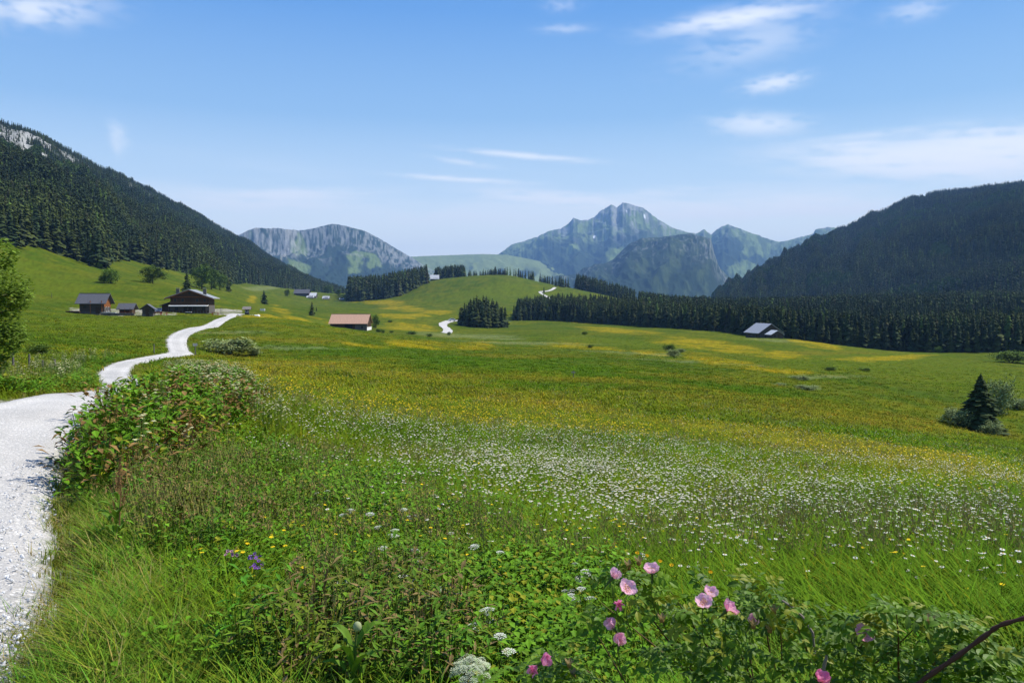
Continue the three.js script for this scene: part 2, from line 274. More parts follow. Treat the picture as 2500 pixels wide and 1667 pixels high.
const meadow = (x, z, d) => {
  const c = [.066, .092, .005];
  const n1 = fbm(x * .05 + 3, z * .05, 4), n2 = fbm(x * .013, z * .013 + 5, 3), n3 = fbm(x * .4, z * .4, 3), n4 = fbm(x * .12 + 70, z * .12, 4);
  mixc(c, [.110, .118, .006], smooth(.35, .7, n1) * .6);
  mixc(c, [.082, .106, .005], smooth(.45, .75, n2) * .5);
  mixc(c, [.040, .080, .004], smooth(.52, .68, n4) * .55); mixc(c, [.135, .135, .008], smooth(.44, .28, n4) * .4);
  mixc(c, [.046, .086, .005], smooth(.5, .75, n3) * .4);
  {
    mixc(c, [.084, .114, .005], maxOf(bright, x, z) * .7);
    mixc(c, [.050, .096, .003], maxOf(lush, x, z) * .75);
    mixc(c, [.145, .118, .010], maxOf(brown, x, z) * .62 * (.55 + .9 * (n3 - .2)));
    mixc(c, [.24, .26, .12], maxOf(pale, x, z) * .3 * (.4 + 1.2 * n3));
    const y = maxOf(buttercup, x, z); c.y = y;
    mixc(c, [.28, .21, .006], clamp(y * (.25 + 1.1 * smooth(.3, .62, fbm(x * .16, z * .16 + 60, 4)))) * .7);
  }
  { const g = hash(Math.round(x * 3.1), Math.round(z * 3.1)) - .5, k = 1 + g * .34; c[0] *= k; c[1] *= k; c[2] *= k; }
  return c;
};
const yard = [poly([[262, 772], [262, 756], [430, 758], [430, 770]]), poly([[520, 768], [520, 755], [590, 757], [590, 772]]), poly([[170, 760], [170, 752], [280, 754], [290, 764]])];
{
  const pos = new Float32Array(NC * NR * 3), col = new Float32Array(NC * NR * 3), idx = [];
  const isYard = (x, z) => yard.some(f => f(x, z));
  for (let j = 0; j < NR; j++) for (let i = 0; i < NC; i++) {
    const x = Math.sin(COLS[i]) * ROWS[j], z = -Math.cos(COLS[i]) * ROWS[j], o = (j * NC + i) * 3, d = ROWS[j];
    pos[o] = x; pos[o + 1] = HGT[j * NC + i]; pos[o + 2] = z;
    const c = meadow(x, z, d);
        if (d < 320) { const [pd] = pathDist(x, z); if (pd < .3) mixc(c, [.30, .28, .24], smooth(.16, -.05, pd + (noise(x * 6, z * 6) - .5) * .3)); }
    if (d > 180 && d < 300 && isYard(x, z)) mixc(c, [.36, .33, .27], .75 * smooth(.3, .55, fbm(x * .3, z * .3, 3)) + .1);
    col[o] = c[0]; col[o + 1] = c[1]; col[o + 2] = c[2];
  }
  for (let j = 0; j < NR - 1; j++) for (let i = 0; i < NC - 1; i++) { const a = j * NC + i, b = a + 1, c = a + NC, e = c + 1; idx.push(a, b, e, a, e, c); }
  const ctr = NC * NR; const pos2 = new Float32Array(pos.length + 3), col2 = new Float32Array(col.length + 3); pos2.set(pos); col2.set(col); pos2.set([0, HGT[0], 0], pos.length); col2.set([.05, .08, .012], col.length);
  for (let i = 0; i < NC - 1; i++) idx.push(ctr, i + 1, i);
  const g = new THREE.BufferGeometry(); g.setAttribute('position', new THREE.BufferAttribute(pos2, 3)); g.setAttribute('color', new THREE.BufferAttribute(col2, 3)); g.setIndex(idx); g.computeVertexNormals();
  structure('meadow_ground', g, std(1, 1, 1, { vertexColors: true, roughness: 1, specularIntensity: .05 }));
}
console.log('ground');

// ---------- gravel path ----------
function noiseTexture(size, f, srgb = true) {
  const a = new Uint8Array(size * size * 4);
  for (let j = 0; j < size; j++) for (let i = 0; i < size; i++) { const c = f(i, j); const o = (j * size + i) * 4; a[o] = c[0]; a[o + 1] = c[1]; a[o + 2] = c[2]; a[o + 3] = 255; }
  const t = new THREE.DataTexture(a, size, size); t.wrapS = t.wrapT = THREE.RepeatWrapping; t.magFilter = THREE.LinearFilter; t.minFilter = THREE.LinearMipmapLinearFilter; t.generateMipmaps = true; if (srgb) t.colorSpace = THREE.SRGBColorSpace; t.needsUpdate = true; return t;
}
// tiling cells: crushed limestone
const GS = 1024, stones = new Float32Array(GS * GS);
{
  const r = rng(5); stones.fill(.25);
  for (let k = 0; k < 11000; k++) {
    const x = r() * GS, y = r() * GS, s = 1.5 + 9 * Math.pow(r(), 3.2), h = .35 + .65 * r(), e = .6 + .4 * r(), t = r() * 3.14, c = Math.cos(t), q = Math.sin(t);
    for (let j = -Math.ceil(s); j <= s; j++) for (let i = -Math.ceil(s); i <= s; i++) { const a = (i * c + j * q) / s, b = (j * c - i * q) / (s * e), v = a * a + b * b; if (v < 1) { const o = ((Math.floor(y + j) + GS) % GS) * GS + (Math.floor(x + i) + GS) % GS, w = h * (.55 + .45 * Math.sqrt(1 - v)); if (w > stones[o]) stones[o] = w; } }
  }
}
const gravelMap = noiseTexture(GS, (i, j) => { const v = stones[j * GS + i], n = hash(i >> 1, j >> 1), k = 172 + 54 * v + 32 * (n - .5); return [k, k * .985, k * .965]; });
const gravelBump = noiseTexture(GS, (i, j) => { const v = stones[j * GS + i] * 255; return [v, v, v]; }, false);
const gravelMat = new THREE.MeshPhysicalMaterial({ map: gravelMap, bumpMap: gravelBump, bumpScale: .007, roughness: .95, specularIntensity: .1, vertexColors: true, color: new THREE.Color().setRGB(1, 1, 1) });
{
  const NA = 16, pos = [], uv = [], idx = [], col = [];
  for (let i = 0; i <= NP; i++) for (let k = 0; k <= NA; k++) {
    const t = k / NA, L0 = k < 8 ? edgeL[i] : edgeR[i], w = (fbm(L0.x * 1.1, L0.z * 1.1, 2) - .5) * .3, e = Math.abs(t - .5) * 2, out = (e > .9 ? w : 0) * Math.sign(t - .5);
    const L = edgeL[i], R = edgeR[i], l = L.distanceTo(R), s = t + out / l, x = lerp(L.x, R.x, s), z = lerp(L.z, R.z, s);
    const rut = -.02 * Math.exp(-(((e - .55) / .18) ** 2));
    const y = heightRaw(x, z) + .02 * (1 - e * e) + rut + (noise(x * 2, z * 2) - .5) * .02 - (e > .97 ? .06 : 0);
    pos.push(x, y, z); uv.push(x / 1.6, z / 1.6);
    const n = fbm(x * .8, z * .8, 4), m = fbm(x * .17 + 4, z * .17, 3), wheel = Math.exp(-(((e - .55) / .2) ** 2)), q = .86 + .34 * (n - .5) + .22 * (m - .5) + .10 * wheel; col.push(q, q * .985, q * .955);
  }
  for (let i = 0; i < NP; i++) for (let k = 0; k < NA; k++) { const a = i * (NA + 1) + k, b = a + 1, c = a + NA + 1, d = c + 1; idx.push(a, c, b, b, c, d); }
  const g = new THREE.BufferGeometry(); g.setAttribute('position', new THREE.Float32BufferAttribute(pos, 3)); g.setAttribute('uv', new THREE.Float32BufferAttribute(uv, 2)); g.setAttribute('color', new THREE.Float32BufferAttribute(col, 3)); g.setIndex(idx); g.computeVertexNormals();
  structure('gravel_path', g, gravelMat);
}
// loose stones on the near path
{
  const g0 = new THREE.IcosahedronGeometry(1, 0), r = rng(12), p = g0.attributes.position; for (let i = 0; i < p.count; i++) { const k = hash(Math.round(p.getX(i) * 50), Math.round(p.getY(i) * 50 + p.getZ(i) * 91)); p.setXYZ(i, p.getX(i) * (.75 + .5 * k), p.getY(i) * .6, p.getZ(i) * (.75 + .4 * k)); } g0.computeVertexNormals();
  const N = 2600, m = stuff('path_pebbles', g0, std(1, 1, 1), N, 'loose pale limestone chips scattered on the near gravel path', 'gravel'), o = new THREE.Object3D(), c = new THREE.Color(); let k = 0;
  while (k < N) {
    const d = 2.6 + 13 * r() * r(), i = Math.floor(r() * 110), t = r(), ed = r() < .45 ? (r() < .5 ? 1 : .93) : t, L = edgeL[i], R = edgeR[i], f = r(), i2 = i + 1;
    const s = ed === t ? t : ed - .08 + .06 * r(), x = lerp(lerp(L.x, R.x, s), lerp(edgeL[i2].x, edgeR[i2].x, s), f), z = lerp(lerp(L.z, R.z, s), lerp(edgeL[i2].z, edgeR[i2].z, s), f);
    if (Math.hypot(x, z) > 17 || Math.hypot(x, z) < 2) continue;
    const q = .003 + .010 * Math.pow(r(), 3); o.position.set(x, heightRaw(x, z) + .012 + q * .3, z); o.rotation.set(r(), r() * 6, r()); o.scale.setScalar(q); o.updateMatrix(); m.setMatrixAt(k, o.matrix);
    const v = .46 + .26 * r(); c.setRGB(v, v * .98, v * .95); m.setColorAt(k, c); k++;
  }
}
// further gravel tracks: a strip laid on the ground
function track(name, px, width, dist) {
  const c = new THREE.CatmullRomCurve3(px.map(([a, b]) => dist ? spot(a, b) : site(a, b)).map(v => V(v.x, 0, v.z)), false, 'centripetal'), n = 90, pos = [], uv = [], col = [], idx = [];
  for (let i = 0; i <= n; i++) { const p = c.getPoint(i / n), t = c.getTangent(i / n), nx = -t.z, nz = t.x; for (let k = 0; k <= 4; k++) { const s = (k / 4 - .5) * width * (1 + .2 * (noise(i * .5, k) - .5)), x = p.x + nx * s, z = p.z + nz * s; pos.push(x, ground(x, z) + .22, z); uv.push(x / 3, z / 3); col.push(.9, .89, .88); } }
  for (let i = 0; i < n; i++) for (let k = 0; k < 4; k++) { const a = i * 5 + k; idx.push(a, a + 5, a + 1, a + 1, a + 5, a + 6); }
  const g = new THREE.BufferGeometry(); g.setAttribute('position', new THREE.Float32BufferAttribute(pos, 3)); g.setAttribute('uv', new THREE.Float32BufferAttribute(uv, 2)); g.setAttribute('color', new THREE.Float32BufferAttribute(col, 3)); g.setIndex(idx); g.computeVertexNormals();
  const m = gravelMat.clone(); m.side = THREE.DoubleSide; structure(name, g, m);
}
track('gravel_track', [[1086, 370], [1091, 400], [1093, 425], [1082, 455], [1084, 490], [1098, 520], [1125, 550]], 5.0, true);
track('gravel_track', [[1352, 741], [1340, 728], [1318, 713]], 4);
track('gravel_track', [[1318, 713], [1335, 711], [1346, 708], [1356, 702]], 4);

// ---------- mountains ----------
const along = (list, px) => { let i = 0; while (i < list.length - 2 && px > list[i + 1][0]) i++; const a = list[i], b = list[i + 1], t = clamp((px - a[0]) / (b[0] - a[0])); return [lerp(a[1], b[1], t), lerp(a[2], b[2], t)]; };
function mountain(name, crest, foot, o) {
  const { nu, nv, x0, x1, prof = t => t, amp = 0, scale = 300, jag = 0, color, back = .5, rock = 0 } = o, nb = 10, rows = nv + nb, pos = new Float32Array((nu + 1) * (rows + 1) * 3), idx = [];
  for (let i = 0; i <= nu; i++) {
    const px = lerp(x0, x1, i / nu), [cy, cd] = along(crest, px), [fy, fd] = along(foot, px), C = P(px, cy, cd), Q = P(px, fy, fd);
    C.y += (ridged(px * jag * .06, 4.4, 4) - .6) * jag * cd / F;
    for (let j = 0; j <= rows; j++) {
      const t = j / nv; let x, y, z;
      if (t <= 1) {
        x = lerp(Q.x, C.x, t); z = lerp(Q.z, C.z, t);
        const win = Math.min(1, t * 5) * Math.min(1, (1 - t) * 6), s = px * cd / F;
        y = lerp(Q.y - 6 * (t < .01), C.y, prof(t, px)) + win * amp * ((ridged(s / scale, t * (C.y - Q.y) / scale * 1.6, 5) - .55) + .5 * (ridged(s / scale * 3.1 + 5, t * (C.y - Q.y) / scale * 4.6, 3) - .5) + .8 * (fbm(s / scale * 2.2 + 9, t * (C.y - Q.y) / scale * 4, 4) - .5));
        if (rock) { const s2 = ridged(s / 130, t * 9, 3) - .5; y += win * rock * s2; }
      } else { const b = (j - nv) / nb; x = C.x * (1 + back * b); z = C.z * (1 + back * b); y = lerp(C.y, -80, Math.pow(b, 1.1)); }
      pos.set([x, y, z], (i * (rows + 1) + j) * 3);
    }
  }
  for (let i = 0; i < nu; i++) for (let j = 0; j < rows; j++) { const a = i * (rows + 1) + j, b = a + rows + 1; idx.push(a, b, a + 1, a + 1, b, b + 1); }
  const g = new THREE.BufferGeometry(); g.setAttribute('position', new THREE.BufferAttribute(pos, 3)); g.setIndex(idx); g.computeVertexNormals();
  const nrm = g.attributes.normal.array, col = new Float32Array(pos.length);
  for (let i = 0; i <= nu; i++) for (let j = 0; j <= rows; j++) { const k = (i * (rows + 1) + j) * 3, grain = 1 + (hash(i * 7 + rows, j * 3) - .5) * (o.grain || 0); col.set(color(lerp(x0, x1, i / nu), Math.min(1, j / nv), pos[k], pos[k + 1], pos[k + 2], Math.abs(nrm[k + 1])).map(v => v * grain), k); }
  g.setAttribute('color', new THREE.BufferAttribute(col, 3));
  structure(name, g, std(1, 1, 1, { vertexColors: true, roughness: 1, specularIntensity: .05 }));
  return { at(u, t) { const a = u * nu, b = t * nv, i = Math.min(nu - 1, Math.floor(a)), j = Math.min(nv - 1, Math.floor(b)), p = (i, j, k) => pos[(i * (rows + 1) + j) * 3 + k], f = a - i, h = b - j; return [0, 1, 2].map(k => lerp(lerp(p(i, j, k), p(i + 1, j, k), f), lerp(p(i, j + 1, k), p(i + 1, j + 1, k), f), h)); }, px: u => lerp(x0, x1, u) };
}
const LIME = [.36, .36, .355], FORESTFLOOR = [.022, .034, .014], ALP = [.14, .19, .05], WOOD = [.022, .038, .018];
const patchy = (px, t, f, a, b) => smooth(a, b, fbm(px * f, t * f * 300, 4));
// rock openings in the wood on the left mountain
const leftRock = (px, t) => { const band = smooth(.30, .18, Math.abs(t - (.72 - px * .0002))) * smooth(430, 150, px); const r = band * smooth(lerp(.25, .44, smooth(60, 260, px)), lerp(.42, .58, smooth(60, 260, px)), fbm(px * .035, t * 22, 4)); const s = Math.exp(-(((px - 172) / 16) ** 2 + ((t - .42) / .035) ** 2)) + .8 * Math.exp(-(((px - 230) / 8) ** 2 + ((t - .72) / .02) ** 2)) + .6 * Math.exp(-(((px - 278) / 8) ** 2 + ((t - .73) / .02) ** 2)) + .7 * Math.exp(-(((px - 470) / 8) ** 2 + ((t - .72) / .03) ** 2)); return Math.max(r, smooth(.35, .7, s + .4 * (fbm(px * .2, t * 60, 3) - .5))); };
const leftM = mountain('forested_mountain', [[-600, 60, 1150], [-200, 198, 1250], [0, 299, 1400], [100, 334, 1500], [200, 386, 1650], [300, 437, 1850], [400, 486, 2050], [470, 520, 2200], [550, 567, 2350], [620, 607, 2400], [690, 648, 2400], [760, 689, 2300], [860, 728, 2100]],
  [[-600, 560, 320], [0, 592, 420], [80, 598, 450], [150, 620, 470], [239, 650, 470], [300, 630, 620], [367, 644, 680], [450, 668, 720], [530, 690, 800], [600, 692, 1050], [680, 702, 1250], [760, 714, 1500], [860, 730, 1750]],
  { nu: 300, nv: 110, x0: -600, x1: 860, amp: 26, scale: 160, jag: 3, prof: t => t * .93 + .07 * t * t, color(px, t, x, y, z) { const c = FORESTFLOOR.slice(), r = leftRock(px, t); mixc(c, [.06, .085, .022], smooth(.5, .7, fbm(x * .01, z * .01, 3)) * .5); mixc(c, [.30, .30, .29], r * (.35 + .7 * smooth(.3, .6, fbm(px * .16, t * 60, 3)))); return c; } });
const rightM = mountain('forested_mountain', [[1700, 756, 1850], [1743, 741, 2000], [1807, 690, 2200], [1913, 634, 2500], [2030, 574, 2700], [2179, 512, 2800], [2285, 478, 2800], [2400, 462, 2700], [2500, 452, 2600], [2800, 405, 2300], [3200, 350, 2000]],
  [[1700, 758, 1500], [2000, 756, 1250], [2500, 748, 1000], [3200, 740, 800]],
  { nu: 260, nv: 110, x0: 1700, x1: 3200, amp: 60, scale: 260, jag: 2, color(px, t, x, y, z) { const c = FORESTFLOOR.slice(); mixc(c, [.07, .08, .05], smooth(.62, .78, fbm(x * .02, z * .02 + y * .02, 4)) * .6); return c; } });
// the limestone massif: cliffs on top, scree, meadows and woods below
mountain('limestone_massif', [[430, 640, 6300], [520, 600, 6300], [580, 574, 6300], [621, 558, 6300], [660, 560, 6300], [717, 561, 6300], [729, 563, 6350], [770, 557, 6400], [806, 550, 6500], [842, 552, 6500], [892, 564, 6600], [931, 585, 6700], [967, 607, 6800], [996, 624, 6900], [1050, 656, 7000], [1115, 690, 7000], [1180, 730, 7000]],
  [[430, 742, 4200], [1180, 742, 4600]], {
  nu: 380, nv: 130, x0: 430, x1: 1180, grain: .5, amp: 90, scale: 480, jag: 2.2, rock: 10,
  prof: (t, px) => { const k = smooth(950, 780, px) * .5 + .25; return lerp(t, t < .78 ? t * .74 : lerp(.577, 1, smooth(.78, .96, t)), k); },
  color(px, t, x, y, z, up) {
    const c = WOOD.slice(), w = fbm(px * .03, t * 7, 4), top = lerp(.70, .80, smooth(760, 800, px)) - .16 * smooth(850, 980, px) + .05 * (w - .5);
    mixc(c, ALP, smooth(.56, .66, fbm(px * .022 + 3, t * 5, 4)) * .75 * smooth(.1, .3, t));
    mixc(c, [.26, .25, .21], smooth(.45, .62, fbm(px * .08, t * 3 + 8, 3)) * smooth(740, 700, px) * smooth(.3, .5, t) * .75);
    const streak = fbm(px * .30, t * 24, 4);
    mixc(c, LIME, smooth(top - .05, top + .03, t) * smooth(.42, .64, streak + .12 * (noise(px * .05, 3) - .5)) * .42);
    mixc(c, [.07, .085, .05], smooth(.965, .985, t) * .8);
    mixc(c, [.3, .3, .28], smooth(.74, .84, ridged(px * .05, t * 9, 3)) * smooth(.45, .7, t) * .4);
    return c;
  } });
mountain('grassy_saddle', [[850, 660, 8200], [930, 640, 8200], [996, 627, 8200], [1060, 624, 8200], [1120, 622, 8200], [1180, 620, 8200], [1240, 622, 8200], [1330, 640, 8200], [1400, 660, 8200]], [[850, 742, 6000], [1400, 742, 6000]],
  { nu: 180, nv: 70, x0: 850, x1: 1400, grain: .3, amp: 60, scale: 500, jag: .6, color(px, t) { const c = [.17, .21, .065]; mixc(c, WOOD, smooth(.55, .63, fbm(px * .04 + 2, t * 4, 4)) * smooth(.85, .5, t)); return c; } });
const peakCrest = [[1150, 660], [1215, 623], [1248, 598], [1290, 585], [1314, 577], [1340, 564], [1370, 558], [1388, 546], [1400, 531], [1418, 539], [1435, 536], [1451, 530], [1462, 518], [1478, 508], [1492, 500], [1500, 502], [1506, 507], [1520, 495], [1530, 496], [1540, 499], [1570, 507], [1590, 522], [1605, 534], [1644, 557], [1683, 568], [1703, 570], [1712, 564], [1720, 560], [1736, 573], [1757, 555], [1778, 548], [1805, 558], [1849, 574], [1901, 591], [1918, 589], [1950, 580], [1986, 571], [1992, 560], [2026, 554], [2043, 557], [2150, 600], [2300, 680]].map(([a, b]) => [a, b, 10000]);
mountain('main_peak', peakCrest, [[1150, 745, 6800], [2300, 745, 6800]], {
  nu: 560, nv: 150, x0: 1150, x1: 2300, grain: .45, amp: 170, scale: 700, jag: 4.2, rock: 30,
  color(px, t, x, y, z, up) {
    const c = [.15, .20, .06]; const [cy] = along(peakCrest, px), hgt = t * (742 - cy) / 245;
    mixc(c, WOOD, smooth(.47, .58, fbm(px * .018 + 7, t * 6, 4) + .18 * smooth(.6, .2, hgt) - .14 * smooth(.55, .75, hgt)) * smooth(.86, .6, t) * .95);
    mixc(c, [.27, .27, .26], smooth(.48, .62, fbm(px * .16, t * 16, 4) + .24 * smooth(.72, .98, hgt)) * smooth(.42, .8, hgt) * .85);
    mixc(c, [.05, .075, .03], smooth(.64, .76, ridged(px * .05, t * 4, 4)) * smooth(.2, .5, t) * .7);
    for (const [a, b, sx, sy] of [[1451, .70, 3.5, .02], [1574, .83, 3, .015], [1530, .84, 2, .01], [1431, .72, 2, .008]]) { const q = ((px - a) / sx) ** 2 + ((t - b) / sy) ** 2; if (q < 1) mixc(c, [.8, .82, .85], smooth(1, .5, q)); }
    return c;
  } });
const frontCrest = [[1250, 720], [1340, 692], [1412, 670], [1448, 657], [1498, 633], [1515, 615], [1537, 595], [1567, 581], [1590, 580], [1614, 579], [1656, 573], [1686, 570], [1715, 577], [1736, 583], [1745, 618], [1757, 654], [1769, 672], [1790, 692], [1835, 720], [1900, 738]].map(([a, b]) => [a, b, 5800]);
mountain('wooded_mountain', frontCrest, [[1250, 745, 3900], [1900, 745, 3900]], {
  nu: 340, nv: 120, x0: 1250, x1: 1900, grain: .5, amp: 90, scale: 420, jag: 2, rock: 10,
  color(px, t, x, y, z, up) {
    const c = WOOD.slice();
    mixc(c, [.06, .085, .03], smooth(.52, .66, fbm(px * .04, t * 6 + 3, 4)) * .6);
    mixc(c, LIME, smooth(.58, .74, fbm(px * .2 + 11, t * 22, 4) + .10 * smooth(1690, 1740, px)) * smooth(.35, .8, t) * .32);
    mixc(c, LIME, smooth(.72, .82, ridged(px * .16, t * 9, 3)) * smooth(1640, 1760, px) * smooth(.3, .6, t) * .28);
    return c;
  } });
console.log('mountains');

// ---------- conifers ----------
function spruceShape(seed, whorls, per, seg, slim = .22, lean = 1) { // height 1, crown only
  const r = rng(seed), s = new Shape();
  for (let w = 0; w < whorls; w++) {
    const f = (w + .5 * r()) / whorls, R = slim * Math.pow(1 - f, .82) * (.82 + .36 * r()) + .012, off = r() * 6.3;
    for (let b = 0; b < per; b++) {
      const lop = .72 + .56 * noise(b * 1.3 + seed * 7, w * .45), y = .06 + .90 * clamp(f + (r() - .5) * 1.3 / whorls, 0, .995), a = off + b / per * 6.283 + (r() - .5) * .6, l = R * lop * (.5 + .75 * r()), c = Math.cos(a), q = Math.sin(a), wd = (l * (.30 + .2 * r()) + .006) * lean, drop = l * (.15 + .55 * r()) * lean + .01, lift = .035 * (1 - f) + .014;
      const A = [0, y + lift, 0], L = [c * l * .55 - q * wd, y - drop * .45, q * l * .55 + c * wd], Rr = [c * l * .55 + q * wd, y - drop * .45, q * l * .55 - c * wd], T = [c * l, y - drop, q * l];
      s.tri(A, L, T); s.tri(A, T, Rr);
      if (seg > 1) { const U = [c * l * .5, y - drop * .9 - .02, q * l * .5]; s.tri(L, U, T); s.tri(Rr, T, U); const T2 = [c * l * .8 - q * wd * .9, y - drop * .8, q * l * .8 + c * wd * .9], T3 = [c * l * .8 + q * wd * .9, y - drop * .8, q * l * .8 - c * wd * .9]; s.tri([c * l * .3, y + lift * .5, q * l * .3], T2, T); s.tri([c * l * .3, y + lift * .5, q * l * .3], T, T3); }
    }
  }
  const n = 6, core = slim * .42; for (let i = 0; i < n; i++) { const a = i / n * 6.283, b = (i + 1) / n * 6.283; s.tri([Math.cos(a) * core, .07, Math.sin(a) * core], [0, .97, 0], [Math.cos(b) * core, .07, Math.sin(b) * core]); }
  s.tri([.006, .9, 0], [0, 1, 0], [-.006, .9, 0]); s.tri([0, .9, .006], [0, 1, 0], [0, .9, -.006]);
  return s.build();
}
function blobShape(seed) { const r = rng(seed), s = new Shape(); for (let i = 0; i < 70; i++) { const a = r() * 6.283, v = r() * 2 - 1, q = Math.sqrt(1 - v * v), k = .8 + .25 * r(), c = [Math.cos(a) * q * .30 * k, .52 + v * .44 * k, Math.sin(a) * q * .30 * k], e = .10 + .08 * r(), t = r() * 6.283; s.tri([c[0] + Math.cos(t) * e, c[1] - e * .5, c[2] + Math.sin(t) * e], [c[0], c[1] + e, c[2]], [c[0] - Math.cos(t) * e, c[1] - e * .3, c[2] - Math.sin(t) * e]); } return s.build(); }
const farSpruce = [spruceShape(1, 7, 5, 1, .19), spruceShape(2, 8, 5, 1, .16), spruceShape(3, 7, 6, 1, .22), spruceShape(4, 6, 5, 1, .25), spruceShape(5, 8, 5, 1, .18)], farBroad = [blobShape(6), blobShape(7)];
const midSpruce = [11, 12, 13, 14].map(k => spruceShape(k, 17, 8, 1, [.20, .17, .23, .19][k - 11]));
const nearSpruce = spruceShape(21, 52, 15, 2, .27, .55);
const trunkShape = new Shape().tube([[0, 0, 0], [0, .5, 0], [0, .97, 0]], [.018, .01, .002], 6).build();
const needle = std(.030, .047, .017, { roughness: .9 }), needleTints = [[.040, .060, .019], [.032, .054, .020], [.052, .070, .018], [.044, .058, .022], [.066, .084, .022]].map(c => std(...c, { roughness: .9 }));
const barkMat = std(.07, .05, .035);
function scatter(name, label, geoms, spots, tint, material = std(1, 1, 1, { roughness: .9 })) { // spots: [x, y, z, height, width factor]
  const o = new THREE.Object3D(), c = new THREE.Color(), r = rng(77 + spots.length);
  geoms.forEach((g, k) => {
    const mine = spots.filter((_, i) => i % geoms.length === k), m = stuff(name, g, material, mine.length, label, 'forest');
    mine.forEach(([x, y, z, h, w = 1], i) => { o.position.set(x, y - h * .03, z); o.rotation.set((r() - .5) * .05, r() * 6.28, (r() - .5) * .05); o.scale.set(h * w, h, h * w); o.updateMatrix(); m.setMatrixAt(i, o.matrix); const t = tint(r, x, z); c.setRGB(...t); m.setColorAt(i, c); });
  });
}
const conifer = (r, x, z) => { const k = (.6 + .6 * r()) * (.7 + .6 * fbm(x * .03 + 9, z * .03, 2)), n = smooth(.3, .7, fbm(x * .012, z * .012, 3)), u = r(); if (u < .07) return [.09 * k, .14 * k, .028 * k]; if (u < .13) return [.058 * k, .06 * k, .026 * k]; return [lerp(.030, .058, n) * k, lerp(.048, .076, n) * k, lerp(.020, .018, n) * k]; };
const broadTint = (r) => { const k = .7 + .6 * r(); return [.06 * k, .098 * k, .02 * k]; };
{ // woods on the left mountain
  const r = rng(301), s = [], b = []; let guard = 0;
  while (s.length < 42000 && guard++ < 200000) {
    const px = -450 + 1310 * Math.pow(r(), .9), t = .004 + .995 * r(), rk = leftRock(px, t); if (r() < rk * .92) continue;
    const p = leftM.at((px + 600) / 1460, t), h = lerp(19, 11, smooth(.2, .95, t)) * (.35 + .5 * r() + .75 * fbm(p[0] * .03, p[2] * .03, 3)) * (rk > .1 ? .5 : t > .4 && px < 260 ? .7 : 1); if (h < 12 && r() < .55 && t < .6) b.push([p[0], p[1], p[2], h * .8 + 2, 1 + .4 * r()]); else s.push([p[0], p[1], p[2], h, .9 + .3 * r()]);
  }
  scatter('mountainside_forest', 'dense dark spruce forest covering the left mountainside', farSpruce, s, conifer);
  scatter('mountainside_forest', 'lighter broadleaf trees among the spruces of the left mountainside', farBroad, b, broadTint);
}
{ // woods on the right mountain
  const r = rng(302), s = [], b = [];
  while (s.length < 38000) { const u = Math.pow(r(), 1.1) * .72, t = .005 + .99 * r(), p = rightM.at(u, t), n = fbm(p[0] * .02, p[2] * .02 + p[1] * .02, 3), h = 17 * (.35 + .5 * r() + .75 * n); if (fbm(p[0] * .009 + 4, p[2] * .009 + p[1] * .01, 3) > .66 && r() < .35) b.push([p[0], p[1], p[2], h * .85, 1.1 + .4 * r()]); else s.push([p[0], p[1], p[2], h, 1 + .35 * r()]); }
  scatter('mountainside_forest', 'broadleaf stands among the conifers of the right mountainside', farBroad, b, broadTint);
  scatter('mountainside_forest', 'dark bluish conifer forest covering the right mountainside', farSpruce, s, conifer);
}

// ---------- woods on the valley floor, single conifers ----------
const bandLine = [[1250, 590], [1330, 600], [1420, 575], [1500, 545], [1600, 505], [1680, 470], [1760, 440], [1840, 405], [1960, 392], [2060, 388], [2200, 386], [2330, 388], [2500, 396], [2700, 380]];
const bandAt = px => { let i = 0; while (i < bandLine.length - 2 && px > bandLine[i + 1][0]) i++; const a = bandLine[i], b = bandLine[i + 1]; return lerp(a[1], b[1], clamp((px - a[0]) / (b[0] - a[0]))); };
const treeProtos = midSpruce.map((g, k) => g);
let treeCount = 0;
function spruce(p, h, label, group, w = 1, shape = null, name = 'spruce_tree') {
  const g = thing(name, label, 'tree', V(p.x, p.y - .15, p.z), (treeCount * 2.4) % 6.28, group), k = treeCount++;
  g.scale.set(h * w, h, h * w);
  part('trunk', trunkShape, barkMat, g); part('crown', shape || midSpruce[k % 4], needleTints[k % 5], g); return g;
}
